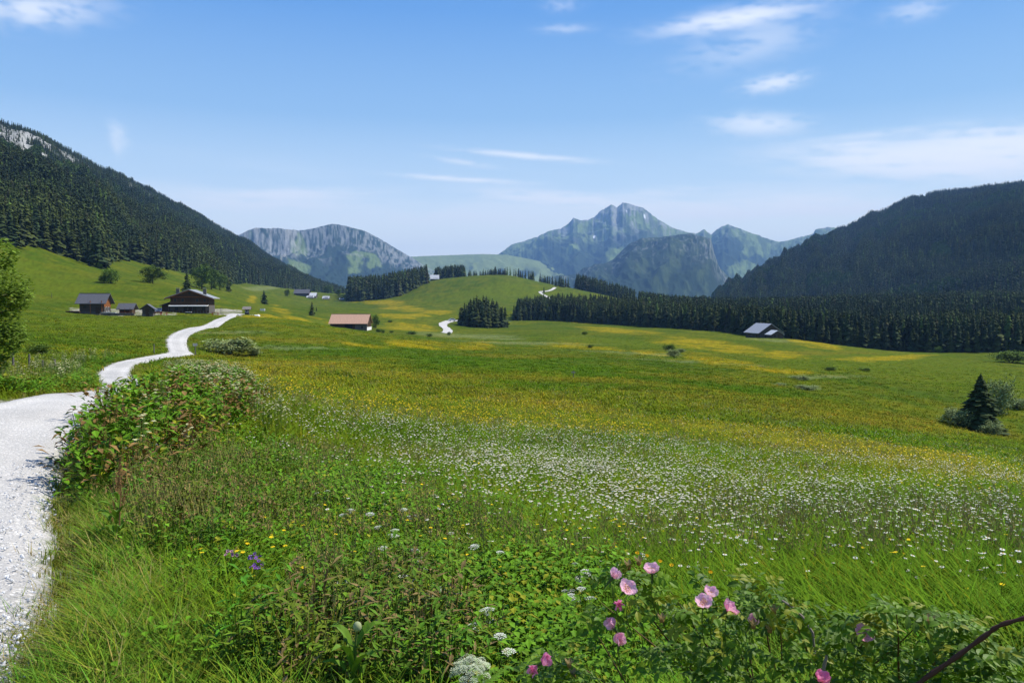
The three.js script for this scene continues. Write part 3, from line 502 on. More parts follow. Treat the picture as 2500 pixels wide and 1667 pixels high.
{ // front row of the forest edge on the right: single trees
  const r = rng(401);
  for (let i = 0; i < 165; i++) { const px = 1256 + 1262 * (i + .8 * (r() - .5)) / 164, d = bandAt(px) + 7 * r(); if (px > 1800 && px < 1925 && d < 392) { continue; } spruce(spot(px, d), (8.5 + 7.5 * r()) * lerp(1.05, 1, smooth(1300, 1700, px)) * (r() < .3 ? .35 + .35 * r() : 1), ...(px < 1420 ? ['dark spruce of the forest edge just right of the round clump', 'spruces right of the round clump'] : px < 1800 ? ['dark spruce of the forest edge left of the grey-roofed barn', 'spruces left of the grey-roofed barn'] : px < 1960 ? ['dark spruce of the forest edge close behind the grey-roofed barn', 'spruces behind the grey-roofed barn'] : px < 2240 ? ['dark spruce of the forest edge right of the grey-roofed barn', 'spruces right of the grey-roofed barn'] : ['dark spruce of the forest edge near the right picture border', 'spruces at the right picture border']), .95 + .35 * r()); }
  const s = []; // and the wood behind them
  for (let i = 0; i < 12000; i++) { const px = 1262 + 1500 * r(), d0 = bandAt(px), depth = lerp(60, 620, smooth(1250, 1800, px)), d = d0 + 8 + depth * Math.pow(r(), 1.5), p = spot(px, d); if (px < 1560 && d > 720) continue; if (px > 1805 && px < 1935 && d < 400) continue; s.push([p.x, p.y, p.z, (6.5 + 11 * r()), .85 + .35 * r()]); }
  scatter('valley_forest', 'deep dark spruce wood behind the forest edge', midSpruce, s, conifer);
  const s2 = []; // up to the foot of the right mountain
  for (let i = 0; i < 14000; i++) { const px = 1560 + 1500 * r(), d = 640 + 800 * r(), p = spot(px, d); s2.push([p.x, p.y, p.z, 10 + 10 * r(), 1 + .3 * r()]); }
  scatter('valley_forest', 'far dark spruce wood rising to the right mountain', farSpruce, s2, conifer);
}
{ // round clump beside the white road
  const r = rng(402);
  for (let i = 0; i < 62; i++) { const a = i * 2.399, q = Math.sqrt((i + .5) / 62), px = 1179 + 57 * q * Math.cos(a), d = 492 + 26 * q * Math.sin(a), e = 1 - .45 * q * q; spruce(spot(px, d), (13.5 + 5.5 * r()) * e + 2.5, 'spruce in the dense round clump beside the white road', 'spruces of the round clump', 1.15 + .4 * r()); }
}
{ // wood on the left flank of the grassy hill and behind its ridge
  const r = rng(403), s = [], inW = poly([[853, 728], [900, 727], [960, 726], [1010, 712], [1045, 690], [1050, 684], [1000, 688], [930, 705], [860, 718]]);
  for (let i = 0; i < 900; i++) { const px = 850 + 195 * r(), k = (px - 850) / 195, d = lerp(950, 1085, r()) + 40 * r(), p = spot(px, d), lim = lerp(960, 1060, smooth(.55, 1, k)); if (d < lim) continue; s.push([p.x, p.y, p.z, lerp(26, 23, k) * (.75 + .45 * r()), 1 + .3 * r()]); }
  for (let i = 0; i < 200; i++) { const px = 1062 + 74 * r(), p = spot(px, 1150 + 60 * r()); s.push([p.x, p.y, p.z, 15 + 7 * r(), 1.2]); }
  for (let i = 0; i < 90; i++) { const px = 1140 + 250 * r(), p = spot(px, 1175 + 40 * r()); s.push([p.x, p.y, p.z, (px > 1230 ? 12 : 7) + 6 * r(), 1.1]); }
  for (let i = 0; i < 420; i++) { const px = 1405 + 145 * r(), k = (px - 1405) / 145, p = spot(px, lerp(1130, 1040, k) + 90 * r()); s.push([p.x, p.y, p.z, (14 + 9 * r()) * lerp(1.15, .9, k), 1.15]); }
  for (let i = 0; i < 700; i++) { const px = 690 + 170 * r(), p = spot(px, 1350 + 500 * r()); if (px < 790 && r() < .65) continue; s.push([p.x, p.y, p.z, 12 + 9 * r(), 1.2]); }
  scatter('hill_forest', 'dark spruce wood on the flank and ridge of the grassy hill', farSpruce, s, conifer);
}
{ // lower edge of the mountain wood on the left: single trees one can tell apart
  const r = rng(404), edge = [[-60, 588], [27, 596], [80, 598], [115, 608], [150, 620], [180, 632], [205, 641], [239, 651], [258, 640], [284, 632], [314, 629], [340, 636], [367, 645], [400, 653], [429, 661]];
  for (let i = 0; i < 58; i++) { const u = i / 57 * (edge.length - 1), k = Math.min(edge.length - 2, Math.floor(u)), f = u - k, px = lerp(edge[k][0], edge[k + 1][0], f), py = lerp(edge[k][1], edge[k + 1][1], f) + 6 * (r() - .6); const p = site(px, py + 2, 250); spruce(p, (13 + 9 * r()) * (r() < .25 ? .55 : 1), 'tall spruce along the lower edge of the wood above the left pasture', 'spruces at the lower edge of the left wood', 1 + .3 * r()); }
}
spruce(site(2392, 1050), 6.4, 'lone dark spruce among grey shrubs on the right of the meadow', undefined, 1.28, nearSpruce);
spruce(site(644, 742, 300), 9.5, 'dark dense conifer standing left of the far farm', undefined, 1.5, midSpruce[2]);
spruce(spot(761, 405), 7.6, 'small pointed spruce behind the brown-roofed barn', undefined, 1.25, midSpruce[2]);
spruce(spot(772, 520), 3.0, 'tiny dark spruce just right of the small pointed one', undefined, 1.5, midSpruce[1]);
spruce(site(556, 712, 250), 11.5, 'dark spruce right behind the big chalet roof', undefined, 1.25, midSpruce[0]);
spruce(site(456, 718, 245), 9.5, 'dark spruce standing just left above the big chalet', undefined, 1.5, midSpruce[3]);
spruce(site(1328, 714, 700), 7, 'small dark tree at the bend of the hill track', undefined, 1.7, midSpruce[1]);
for (const [px, d, h, l] of [[1209, 1135, 13, 'taller of the two round trees on the hilltop'], [1221, 1135, 10, 'smaller of the two round trees on the hilltop'], [1185, 1135, 6, 'small tree left of the pair on the hilltop'], [1372, 1100, 12, 'dark tree on the ridge just right of the hill track'], [1358, 1105, 8, 'low dark tree on the ridge where the hill track ends']]) spruce(spot(px, d), h, l, undefined, 2, midSpruce[0]);
console.log('conifers');

// ---------- broadleaved trees and shrubs ----------
function leafCrown(seed, clumps, leaves, rx, ry, leaf, lumpy = .55) { // leaves gathered in clumps through an ellipsoid that stands on y = 0
  const r = rng(seed), s = new Shape(true), cs = [];
  for (let i = 0; i < clumps; i++) { const a = r() * 6.283, u = Math.pow(r(), .5), v = r() * 2 - 1, q = Math.sqrt(1 - v * v) * u; cs.push([Math.cos(a) * q * rx, ry * (.98 + v * .95 * u), Math.sin(a) * q * rx, lumpy * (.22 + .28 * r())]); }
  for (let i = 0; i < leaves; i++) {
    const c = cs[i % clumps], a = r() * 6.283, v = r() * 2 - 1, q = Math.sqrt(1 - v * v), k = Math.cbrt(r()) * c[3], p = [c[0] + Math.cos(a) * q * k * rx * 1.3, Math.max(.02, c[1] + v * k * ry * 1.2), c[2] + Math.sin(a) * q * k * rx * 1.3];
    const t = r() * 6.283, e = (r() - .35) * 1.5, l = leaf * (.6 + .8 * r()), w = l * .5, cx = Math.cos(t), cz = Math.sin(t), ce = Math.cos(e), se = Math.sin(e);
    const m = .75 + .5 * r(); s.col = [m * (.95 + .2 * r()), m, m * .9];
    s.quad(p, [p[0] + cx * ce * l * .5 - cz * w, p[1] + se * l * .5, p[2] + cz * ce * l * .5 + cx * w], [p[0] + cx * ce * l, p[1] + se * l - .1 * l, p[2] + cz * ce * l], [p[0] + cx * ce * l * .5 + cz * w, p[1] + se * l * .5, p[2] + cz * ce * l * .5 - cx * w]);
  }
  return s.build();
}
const shrubShapes = [1, 2, 3].map(k => leafCrown(500 + k, 46, 3600, 1, .5, .085, .8)), roundShapes = [1, 2].map(k => leafCrown(520 + k, 60, 4200, 1, 1.0, .10, .7));
const willow = std(.22, .28, .12, { vertexColors: true }), darkLeaf = std(.085, .145, .022, { vertexColors: true }), midLeaf = std(.10, .175, .03, { vertexColors: true }), brightLeaf = leafy(.19, .29, .04, { vertexColors: true, transmission: .4 });
const stemShape = (() => { const s = new Shape(), r = rng(9); for (let i = 0; i < 7; i++) { const a = r() * 6.28, l = .5 + .4 * r(); s.tube([[0, -.05, 0], [Math.cos(a) * .2, .35, Math.sin(a) * .2], [Math.cos(a) * l * .6, .8, Math.sin(a) * l * .6]], [.03, .02, .006], 4); } return s.build(); })();
let shrubN = 0;
function shrub(p, w, h, mat, label, group) { const g = thing('shrub', label, 'shrub', V(p.x, p.y - .05, p.z), shrubN * 1.7, group); g.scale.set(w / 2, h, w / 2); part('stems', stemShape, barkMat, g); part('foliage', shrubShapes[shrubN++ % 3], mat, g); return g; }
function roundTree(p, w, h, mat, label, group) { const g = thing('broadleaf_tree', label, 'tree', V(p.x, p.y - .1, p.z), shrubN * 1.3, group); part('trunk', new Shape().tube([[0, 0, 0], [.02, h * .3, 0], [0, h * .7, .02]], [h * .03, h * .022, h * .008], 6).build(), barkMat, g); const c = part('crown', roundShapes[shrubN++ % 2], mat, g); c.scale.set(w / 2, h * .47, w / 2); c.position.y = h * .05; return g; }
const sized = (px, py, wpx, hpx, from) => { const p = site(px, py, from); return [p, wpx * p.d / F, hpx * p.d / F]; };
const bush = (px, py, w, h, mat, label, from = 2) => shrub(...sized(px, py, w, h, from), mat, label);
bush(563, 866, 110, 40, willow, 'wide grey-green willow shrub right of the path bend');
bush(622, 866, 36, 17, willow, 'low grey-green shrub at the right foot of the wide willow');
bush(97, 869, 54, 30, darkLeaf, 'dark round bush on the pasture above the fence posts');
bush(1634, 856, 32, 16, darkLeaf, 'dark small shrub in the middle meadow, behind a pale one');
bush(1645, 871, 34, 18, willow, 'pale grey-green shrub in the middle meadow');
bush(1664, 860, 22, 10, willow, 'smallest of the three shrubs grouped in the middle meadow');
bush(1428, 817, 17, 8, darkLeaf, 'tiny dark shrub in the meadow left of the forest edge');
bush(1441, 849, 17, 8, darkLeaf, 'tiny dark shrub nearer in the middle meadow');
bush(1954, 929, 40, 14, willow, 'low shrub on the lower right meadow, upper of two');
bush(1970, 953, 52, 14, willow, 'low wide shrub on the lower right meadow, lower of two');
bush(1905, 942, 28, 8, willow, 'very low shrub left of the pair on the right meadow');
bush(2440, 1010, 62, 78, willow, 'grey-green willow bush right behind the lone spruce');
bush(2336, 1040, 62, 40, willow, 'grey willow shrub at the left foot of the lone spruce');
bush(2420, 1063, 44, 30, willow, 'small willow shrub in front of the lone spruce');
bush(2484, 998, 40, 24, willow, 'low grey shrub at the right picture edge beside the spruce group');
bush(2470, 886, 74, 26, darkLeaf, 'broad low thicket on the far right meadow');
bush(2293, 861, 16, 13, midLeaf, 'small green bush at the forest edge on the right');
bush(2348, 857, 13, 9, midLeaf, 'tiny green bush at the forest edge further right');
bush(2112, 905, 26, 7, darkLeaf, 'dark low tuft of shrub on the right pasture');
bush(2030, 903, 30, 8, darkLeaf, 'dark low shrub above the pair on the right pasture');
bush(268, 692, 34, 34, midLeaf, 'grey-green bush on the slope right of the slate-roofed hut', 200);
bush(252, 690, 22, 16, darkLeaf, 'small dark bush on the slope above the slate-roofed hut', 200);
bush(240, 655, 14, 12, midLeaf, 'small light bush under the forest corner', 250);
bush(1048, 832, 15, 9, darkLeaf, 'small round bush left of the white road', 250);
bush(925, 813, 16, 11, darkLeaf, 'dark bush right of the brown-roofed barn', 250);
bush(935, 813, 9, 8, darkLeaf, 'little dark bush beside the barn bush', 250);
bush(955, 812, 12, 6, darkLeaf, 'tiny low bush further right of the barn', 250);
bush(952, 787, 14, 6, darkLeaf, 'low dark shrub in the flower meadow beyond the barn', 250);
bush(1005, 816, 26, 8, midLeaf, 'row of low green shrub before the white road', 250);
bush(1096, 818, 9, 9, midLeaf, 'small shrub at the near bend of the white road', 250);
roundTree(...sized(372, 692, 58, 40, 200), darkLeaf, 'broad dark bush-like tree on the slope above the huts');
roundTree(...sized(492, 706, 46, 58, 245), midLeaf, 'tall green broadleaf tree behind the big chalet');
roundTree(...sized(515, 706, 40, 50, 250), darkLeaf, 'darker broadleaf tree behind the right chalet roof slope');
roundTree(...sized(536, 708, 34, 42, 250), midLeaf, 'smaller broadleaf tree between the chalet tree and the spruce');
roundTree(spot(917, 345), 4.4, 6.0, midLeaf, 'round green tree at the right end of the brown-roofed barn');
roundTree(...sized(701, 724, 14, 18, 500), darkLeaf, 'round tree left of the long grey farm roof');
for (const [px, py, w, h] of [[560, 700, 14, 12], [585, 694, 12, 10], [610, 690, 15, 13], [640, 690, 12, 10], [665, 697, 14, 14], [690, 700, 16, 18], [715, 702, 14, 14], [740, 705, 18, 20], [775, 712, 16, 16], [800, 716, 18, 20], [825, 722, 16, 16]]) roundTree(...sized(px, py, w, h, 400), r01(px) ? midLeaf : darkLeaf, 'small broadleaf tree at the foot of the left mountain beyond the chalet', 'broadleaf trees at the foot of the left mountain');
function r01(v) { return hash(v, 7) > .5; }
{ // leafy tree that reaches in at the left edge
  const p = spot(-70, 24), g = thing('broadleaf_tree', 'bright green leafy tree reaching in at the left picture edge', 'tree', V(p.x, p.y - .1, p.z));
  part('trunk', new Shape().tube([[-.5, 0, 0], [-.45, 1.2, 0], [-.3, 2.5, .1], [-.35, 4, 0]], [.13, .11, .07, .02], 7).build(), barkMat, g);
  const br = new Shape(); for (const [y, x, h] of [[1.1, 1.0, .5], [1.6, 1.15, .6], [2.1, 1.2, .5], [2.6, .9, .7], [3, .4, .8]]) for (let k = 0; k < 4; k++) { const a = (k - 1.5) * .7; br.tube([[-.4, y, 0], [-.4 + x * .6 * Math.cos(a), y + h * .6, x * .6 * Math.sin(a)], [-.4 + x * 1.25 * Math.cos(a), y + h, x * 1.25 * Math.sin(a)]], [.03, .02, .006], 4); }
  part('branches', br.build(), barkMat, g);
  const r = rng(61), s = new Shape(true), lobes = [[.55, 3.55, .45, .42], [.2, 3.1, .7, .6], [.75, 2.75, .55, .42], [.95, 2.45, .42, .35], [.35, 2.3, .7, .6], [.55, 1.75, .55, .4], [.8, 1.45, .4, .35], [.3, 1.2, .6, .45], [.35, .75, .35, .3], [-.4, 2.2, .9, 1.4], [-.5, 3.4, .8, .7]];
  for (let i = 0; i < 10000; i++) { const L = lobes[i % lobes.length], a = r() * 6.283, v = r() * 2 - 1, q = Math.sqrt(1 - v * v), k = Math.cbrt(.25 + .75 * r()), x = L[0] + .10 + Math.cos(a) * q * k * L[2], y = L[1] + v * k * L[3], z = Math.sin(a) * q * k * L[2] * 1.3, t = r() * 6.28, l = .06 + .06 * r(), e = (r() - .5) * 1.4, w = l * .42, cx = Math.cos(t), cz = Math.sin(t), m = .7 + .6 * r(); s.col = [m, m, m * .9]; s.quad([x, y, z], [x + cx * l * .5 - cz * w, y + e * l * .5, z + cz * l * .5 + cx * w], [x + cx * l, y + e * l, z + cz * l], [x + cx * l * .5 + cz * w, y + e * l * .5, z + cz * l * .5 - cx * w]); }
  part('foliage', s.build(), brightLeaf, g);
}
console.log('trees');

// ---------- buildings ----------
const grain = (a, b, fx, fy, seed) => noiseTexture(128, (i, j) => { const n = fbm(i * fx + seed, j * fy, 3) * .7 + hash(i + seed, j) * .3, k = lerp(a, b, n); return [k, k, k]; });
const woodTex = grain(150, 255, .08, .5, 3), boardTex = grain(150, 255, .5, .05, 8), stoneTex = grain(140, 255, .22, .22, 20), roofTex = grain(175, 255, .3, .12, 31);
for (const t of [woodTex, boardTex, stoneTex]) t.repeat.set(.4, .4); roofTex.repeat.set(.35, .35);
const M = {
  darkWood: std(.115, .072, .042, { map: boardTex }), greyWood: std(.14, .115, .095, { map: woodTex }), orangeWood: std(.36, .14, .045, { map: boardTex }), stone: std(.20, .185, .17, { map: stoneTex }), white: std(.72, .71, .69), glass: std(.03, .035, .045, { roughness: .15, specularIntensity: 1 }),
  slate: std(.15, .15, .165, { map: roofTex, roughness: .65, specularIntensity: .5 }), rust: std(.74, .45, .31, { map: roofTex, roughness: .8 }), tin: std(.62, .60, .61, { map: roofTex, roughness: .5, specularIntensity: .8 }), paleTin: std(.78, .79, .81, { map: roofTex, roughness: .6 }), shingle: std(.33, .29, .26, { map: roofTex }), metal: std(.3, .32, .35, { roughness: .4, metalness: .7 }), steel: std(.40, .41, .43, { map: roofTex, roughness: .6, specularIntensity: .5 }), black: std(.02, .02, .022), red: std(.33, .06, .04), planter: std(.16, .2, .08), sand: std(.42, .38, .3)
};
// a gabled house: ridge along x, centred on the origin, eaves at height e, ridge at height r
function gabled(g, { w, d, e, r, over = .6, ends = .5, wall, roof, base, baseH = 0, upper, thick = .14 }) {
  const x = w / 2, z = d / 2;
  const pitch = (r - e) / z, top = q => r - Math.abs(q) * pitch;
  const walls = new Shape(); const y0 = base ? baseH : -1.2;
  walls.quad([-x, y0, z], [x, y0, z], [x, e, z], [-x, e, z]); walls.quad([x, y0, -z], [-x, y0, -z], [-x, e, -z], [x, e, -z]);
  for (const s of [-1, 1]) { walls.quad([s * x, y0, -z], [s * x, y0, z], [s * x, e, z], [s * x, e, -z]); if (!upper) walls.tri([s * x, e, -z], [s * x, e, z], [s * x, r - .02, 0]); }
  part('wall', walls.build(true), wall, g);
  if (base) part('stone_base', new Shape().box(-x - .06, x + .06, -1.2, baseH, -z - .06, z + .06).build(true), base, g);
  if (upper) { const u = new Shape(); for (const s of [-1, 1]) u.tri([s * x, e, -z], [s * x, e, z], [s * x, r - .02, 0]); part('gable', u.build(true), upper, g); }
  const zo = z + over, yo = top(zo) + thick, X = x + ends;
  for (const s of [-1, 1]) part('roof_slope', new Shape().slab([-X, r + thick, 0], [X, r + thick, 0], [X, yo, s * zo], [-X, yo, s * zo], thick).build(true), roof, g);
  return { x, z, top };
}
function windowPart(g, cx, cy, cz, w, h, turn = 0, mat = M.darkWood) {
  const f = part('window', new Shape().box(-w / 2 - .07, w / 2 + .07, -h / 2 - .07, h / 2 + .07, -.03, .05).build(true), mat, g); f.position.set(cx, cy, cz); f.rotation.y = turn;
  part('pane', new Shape().box(-w / 2, w / 2, -h / 2, h / 2, .05, .062).build(true), M.glass, f); part('sill', new Shape().box(-w / 2 - .12, w / 2 + .12, -h / 2 - .14, -h / 2 - .08, 0, .16).build(true), mat, f); return f;
}
function doorPart(g, cx, y, cz, w, h, turn = 0, mat = M.darkWood) { const f = part('door', new Shape().box(-w / 2, w / 2, 0, h, -.03, .05).build(true), mat, g); f.position.set(cx, y, cz); f.rotation.y = turn; part('handle', new Shape().box(w * .35, w * .35 + .06, h * .45, h * .45 + .12, .05, .1).build(), M.metal, f); return f; }
const bar = (g, name, a, b, r, mat) => part(name, new Shape().tube([a, b], [r, r], 6).build(), mat, g);

{ // hut with slate roof, left
  const p = spot(231, 226), g = thing('mountain_hut', 'wooden hut with grey slate roof and orange gable, leftmost building', 'hut', p, .12);
  g.scale.setScalar(.88); const k = gabled(g, { w: 6.6, d: 5.0, e: 3.8, r: 5.9, over: 1.0, ends: .9, wall: M.greyWood, upper: M.orangeWood, roof: M.slate, base: M.stone, baseH: .8 });
  part('gable_cladding', new Shape().box(3.3, 3.36, 2.1, 3.8, -2.5, 2.5).build(true), M.orangeWood, g);
  for (const x of [-.1, 3.0]) bar(g, 'post', [x, 0, 3.2], [x, 3.9, 3.2], .12, M.orangeWood);
  windowPart(g, 3.34, 1.45, .9, .7, 1.1, Math.PI / 2, M.white); windowPart(g, 3.34, 1.45, -.9, .7, 1.1, Math.PI / 2, M.white);
  doorPart(g, 1.6, .1, 2.58, 1.1, 2, 0); windowPart(g, -1.8, 2.2, 2.52, .8, .8);
  part('ridge_cap', new Shape().box(-4.2, 4.2, 6.0, 6.12, -.14, .14).build(true), M.slate, g);
  const st = part('stair', new Shape().box(-.3, 2.6, -.6, .25, 2.6, 3.9).build(true), M.stone, g);
}
{ // log pile and trough near the hut
  const p = spot(176, 224), g = thing('log_pile', 'dark row of stacked firewood left of the slate-roofed hut', 'firewood', p, .1), r = rng(3);
  for (let i = 0; i < 14; i++) { const x = -1.5 + i * .24; bar(g, 'log', [x, .16, -.5], [x, .16, .5], .13, M.darkWood); if (i < 13) bar(g, 'log', [x + .12, .38, -.5], [x + .12, .38, .5], .13, M.darkWood); }
}
{
  const p = spot(264, 219), g = thing('water_trough', 'pale stone water trough in front of the slate-roofed hut', 'trough', p, .1);
  part('basin', new Shape().box(-1.6, 1.6, 0, .7, -.5, .5).build(true), M.stone, g); part('rim', new Shape().box(-1.7, 1.7, .7, .8, -.6, .6).build(true), M.white, g); bar(g, 'spout_post', [0, 0, -.7], [0, 1.3, -.7], .1, M.greyWood);
}
{ // open shed
  const p = spot(310, 226), g = thing('open_shed', 'small open shed with grey roof between the hut and the chalet', 'shed', p, .1);
  gabled(g, { w: 2.9, d: 2.6, e: 1.6, r: 2.6, over: .7, ends: .7, wall: M.darkWood, roof: M.slate });
  for (const x of [-1.3, 0, 1.3]) bar(g, 'post', [x, 0, 1.85], [x, 1.5, 1.85], .07, M.orangeWood);
  part('bench', new Shape().box(-1.2, 1.2, .35, .45, 1.45, 1.8).build(true), M.red, g);
}
{ const p = spot(302, 214), g = thing('stone_wall', 'low grey stone wall below the open shed', 'wall', p, .06), r = rng(8); for (let i = 0; i < 12; i++) part('stone', new Shape().box(-2.4 + i * .4, -2.03 + i * .4, -.3, .55 + .15 * r(), -.25, .25).build(true), M.stone, g); }
{ // little hut, gable to the viewer
  const p = spot(361, 206), g = thing('small_hut', 'tiny dark hut with gable front, left of the parked car', 'hut', p, Math.PI / 2 + .25);
  gabled(g, { w: 2.4, d: 2.3, e: 1.9, r: 2.75, over: .6, ends: .5, wall: M.greyWood, roof: M.slate }); doorPart(g, -1.24, 0, 0, .8, 1.7, -Math.PI / 2);
  part('stone_base', new Shape().box(-1.26, 1.26, -1, .5, -1.21, 1.21).build(true), M.stone, g);
}
{ // the big chalet
  const p = spot(470, 243), g = thing('chalet', 'big dark timber chalet with broad roof and white awning beside the path', 'chalet', p, Math.PI / 2 + .16);
  g.scale.setScalar(.84); const L = 9;
  gabled(g, { w: L, d: 12.2, e: 5.4, r: 7.7, over: 1.6, ends: 1.2, wall: M.darkWood, upper: M.darkWood, roof: M.steel, base: M.stone, baseH: 2.6, thick: .22 });
  // gable front faces -x here
  const X = -L / 2;
  part('gable_beam', new Shape().box(X - .25, X - .02, 5.25, 5.5, -6.1, 6.1).build(true), M.orangeWood, g);
  for (const s of [-1, 1]) part('barge_board', new Shape().slab([X - 1.22, 7.7, 0], [X - 1.16, 7.7, 0], [X - 1.16, 4.76, s * 7.75], [X - 1.22, 4.76, s * 7.75], .3).build(true), M.orangeWood, g);
  for (const z of [-4.6, -2.2, 2.4, 4.8]) windowPart(g, X, 4.3, z, .9, 1.0, -Math.PI / 2, M.orangeWood);
  windowPart(g, X, 6.6, 0, .7, .7, -Math.PI / 2);
  for (const z of [-4.2, -1.4, 1.6, 4.4]) windowPart(g, X - .06, 1.45, z, 1.0, 1.1, -Math.PI / 2);
  doorPart(g, X - .06, 0, .2, 1.1, 2.1, -Math.PI / 2);
  part('balcony_floor', new Shape().box(X - 1.3, X - .07, 2.62, 2.75, -6.0, 6.0).build(true), M.darkWood, g);
  for (let i = 0; i < 40; i++) part('baluster', new Shape().box(X - 1.28, X - 1.22, 2.75, 3.7, -5.95 + i * .305, -5.75 + i * .305).build(), M.darkWood, g);
  part('balcony_rail', new Shape().box(X - 1.32, X - 1.18, 3.7, 3.8, -6.0, 6.0).build(), M.darkWood, g);
  part('awning', new Shape().slab([X - .1, 2.75, -6.1], [X - .1, 2.75, 6.1], [X - 2.9, 2.45, 6.1], [X - 2.9, 2.45, -6.1], .22).build(true), M.white, g);
  for (const z of [-6, 0, 6]) bar(g, 'post', [X - 2.85, -.4, z], [X - 2.85, 2.4, z], .09, M.greyWood);
  part('terrace', new Shape().box(X - 3.2, X - .07, -1.2, .06, -6.3, 6.3).build(true), M.stone, g);
  for (let i = 0; i < 14; i++) part('fence_picket', new Shape().box(X - 3.12, X - 3.06, .06, .85, -6.2 + i * .95, -5.6 + i * .95).build(), M.darkWood, g);
  for (const [x, z] of [[-3, -4.0], [-2.2, 4.4]]) { const c = part('chimney', new Shape().box(x - .4, x + .4, 5.5, 8.1, z - .5, z + .5).build(true), M.stone, g); part('chimney_cap', new Shape().box(x - .5, x + .5, 8.35, 8.45, z - .6, z + .6).build(), M.metal, c); for (const a of [-.35, .35]) part('chimney_leg', new Shape().box(x - .04, x + .04, 8.1, 8.35, z + a - .04, z + a + .04).build(), M.metal, c); }
  const ann = part('annex', new Shape().box(X + 1.5, X + 8, -1, 2.6, -9.2, -6.12).build(true), M.darkWood, g); part('annex_roof', new Shape().slab([X + .8, 3.9, -6.13], [X + 8.6, 3.9, -6.13], [X + 8.6, 2.5, -9.9], [X + .8, 2.5, -9.9], .16).build(true), M.slate, ann);
}
{ // white covered table before the chalet
  const p = spot(459, 226), g = thing('terrace_table', 'white covered table in front of the big chalet', 'table', p, .2);
  part('table_top', new Shape().box(-.75, .75, .72, .8, -.45, .45).build(), M.white, g); for (const [x, z] of [[-.65, -.35], [.65, -.35], [-.65, .35], [.65, .35]]) bar(g, 'leg', [x, -.1, z], [x, .72, z], .04, M.darkWood);
}
function picnic(px, d, label) { const p = spot(px, d), g = thing('picnic_table', label, 'picnic table', p, .3); part('table_top', new Shape().box(-.95, .95, .7, .76, -.4, .4).build(), M.red, g); for (const z of [-.75, .75]) part('bench', new Shape().box(-.95, .95, .42, .48, z - .14, z + .14).build(), M.red, g); for (const x of [-.7, .7]) { bar(g, 'leg', [x, -.1, -.7], [x, .7, -.2], .05, M.red); bar(g, 'leg', [x, -.1, .7], [x, .7, .2], .05, M.red); } }
picnic(384, 208, 'red-brown picnic table before the parked dark car'); picnic(398, 213, 'red-brown picnic table nearer to the big chalet'); picnic(524, 226, 'wooden picnic table at the right corner of the chalet');
function car(p, turn, paint, label, s = 1) {
  const g = thing('parked_car', label, 'car', p, turn), sh = new THREE.Shape(); [[-2.1, .35], [-2.15, .75], [-1.3, .95], [-.75, 1.45], [.9, 1.5], [1.65, 1.0], [2.1, .9], [2.15, .4]].forEach(([x, y], i) => i ? sh.lineTo(x, y) : sh.moveTo(x, y));
  const e = new THREE.ExtrudeGeometry(sh, { depth: 1.6, bevelEnabled: true, bevelSize: .06, bevelThickness: .08, bevelSegments: 2 }); e.translate(0, 0, -.8); part('body', e, paint, g);
  const win = new Shape(); win.quad([-1.2, 1.0, -.91], [-.72, 1.4, -.91], [.85, 1.43, -.91], [1.5, 1.02, -.91]); win.quad([-1.2, 1.0, .91], [-.72, 1.4, .91], [.85, 1.43, .91], [1.5, 1.02, .91]); part('side_window', win.build(), M.glass, g);
  part('windscreen', new Shape().quad([-1.34, 1.0, -.7], [-1.34, 1.0, .7], [-.85, 1.45, .62], [-.85, 1.45, -.62]).build(), M.glass, g); part('rear_window', new Shape().quad([1.72, 1.04, -.7], [1.72, 1.04, .7], [1.02, 1.5, .62], [1.02, 1.5, -.62]).build(), M.glass, g);
  for (const [x, z] of [[-1.3, -.82], [1.3, -.82], [-1.3, .82], [1.3, .82]]) { const w = new THREE.CylinderGeometry(.33, .33, .22, 16); w.rotateX(Math.PI / 2); w.translate(x, .33, z); const wh = part('wheel', w, M.black, g); const rm = new THREE.CylinderGeometry(.2, .2, .24, 10); rm.rotateX(Math.PI / 2); rm.translate(x, .33, z); part('rim', rm, M.metal, wh); }
  for (const z of [-.6, .6]) part('headlight', new Shape().box(-2.24, -2.2, .62, .76, z - .16, z + .16).build(), M.white, g); g.scale.setScalar(s); return g;
}
const paintBlue = std(.03, .045, .09, { roughness: .3, clearcoat: 1, specularIntensity: 1 }), paintWhite = std(.75, .76, .78, { roughness: .3, clearcoat: 1, specularIntensity: 1 });
{ const p = spot(385, 229); car(p, Math.PI / 2 + .4, paintBlue, 'dark blue car parked between the tiny hut and the chalet'); }
{ const p = spot(1103, 524); p.y += .22; car(p, .35, paintWhite, 'white car driving on the far white road by the spruce clump', 1.15); }
{ // booth by the path
  const p = spot(602, 236), g = thing('covered_stand', 'narrow wooden stand with little shingle roof by the path top', 'stand', p, .2);
  part('cabinet', new Shape().box(-.55, .55, -.3, 1.5, -.4, .4).build(true), M.greyWood, g); for (const s of [-1, 1]) part('roof_slope', new Shape().slab([-1.1, 2.3, 0], [1.1, 2.3, 0], [1.25, 1.5, s * 1.0], [-1.25, 1.5, s * 1.0], .08).build(true), M.shingle, g); for (const x of [-.5, .5]) bar(g, 'post', [x, 1.4, 0], [x, 2.25, 0], .06, M.greyWood); windowPart(g, 0, 1.0, .41, .6, .5, 0, M.white);
}
{ const p = spot(640, 330), g = thing('white_trough', 'white cattle trough right of the stand, under the dark conifer', 'trough', p, .1); part('basin', new Shape().box(-.9, .9, .15, .95, -.45, .45).build(), M.white, g); for (const x of [-.7, .7]) part('foot', new Shape().box(x - .1, x + .1, -.2, .15, -.4, .4).build(), M.metal, g); }
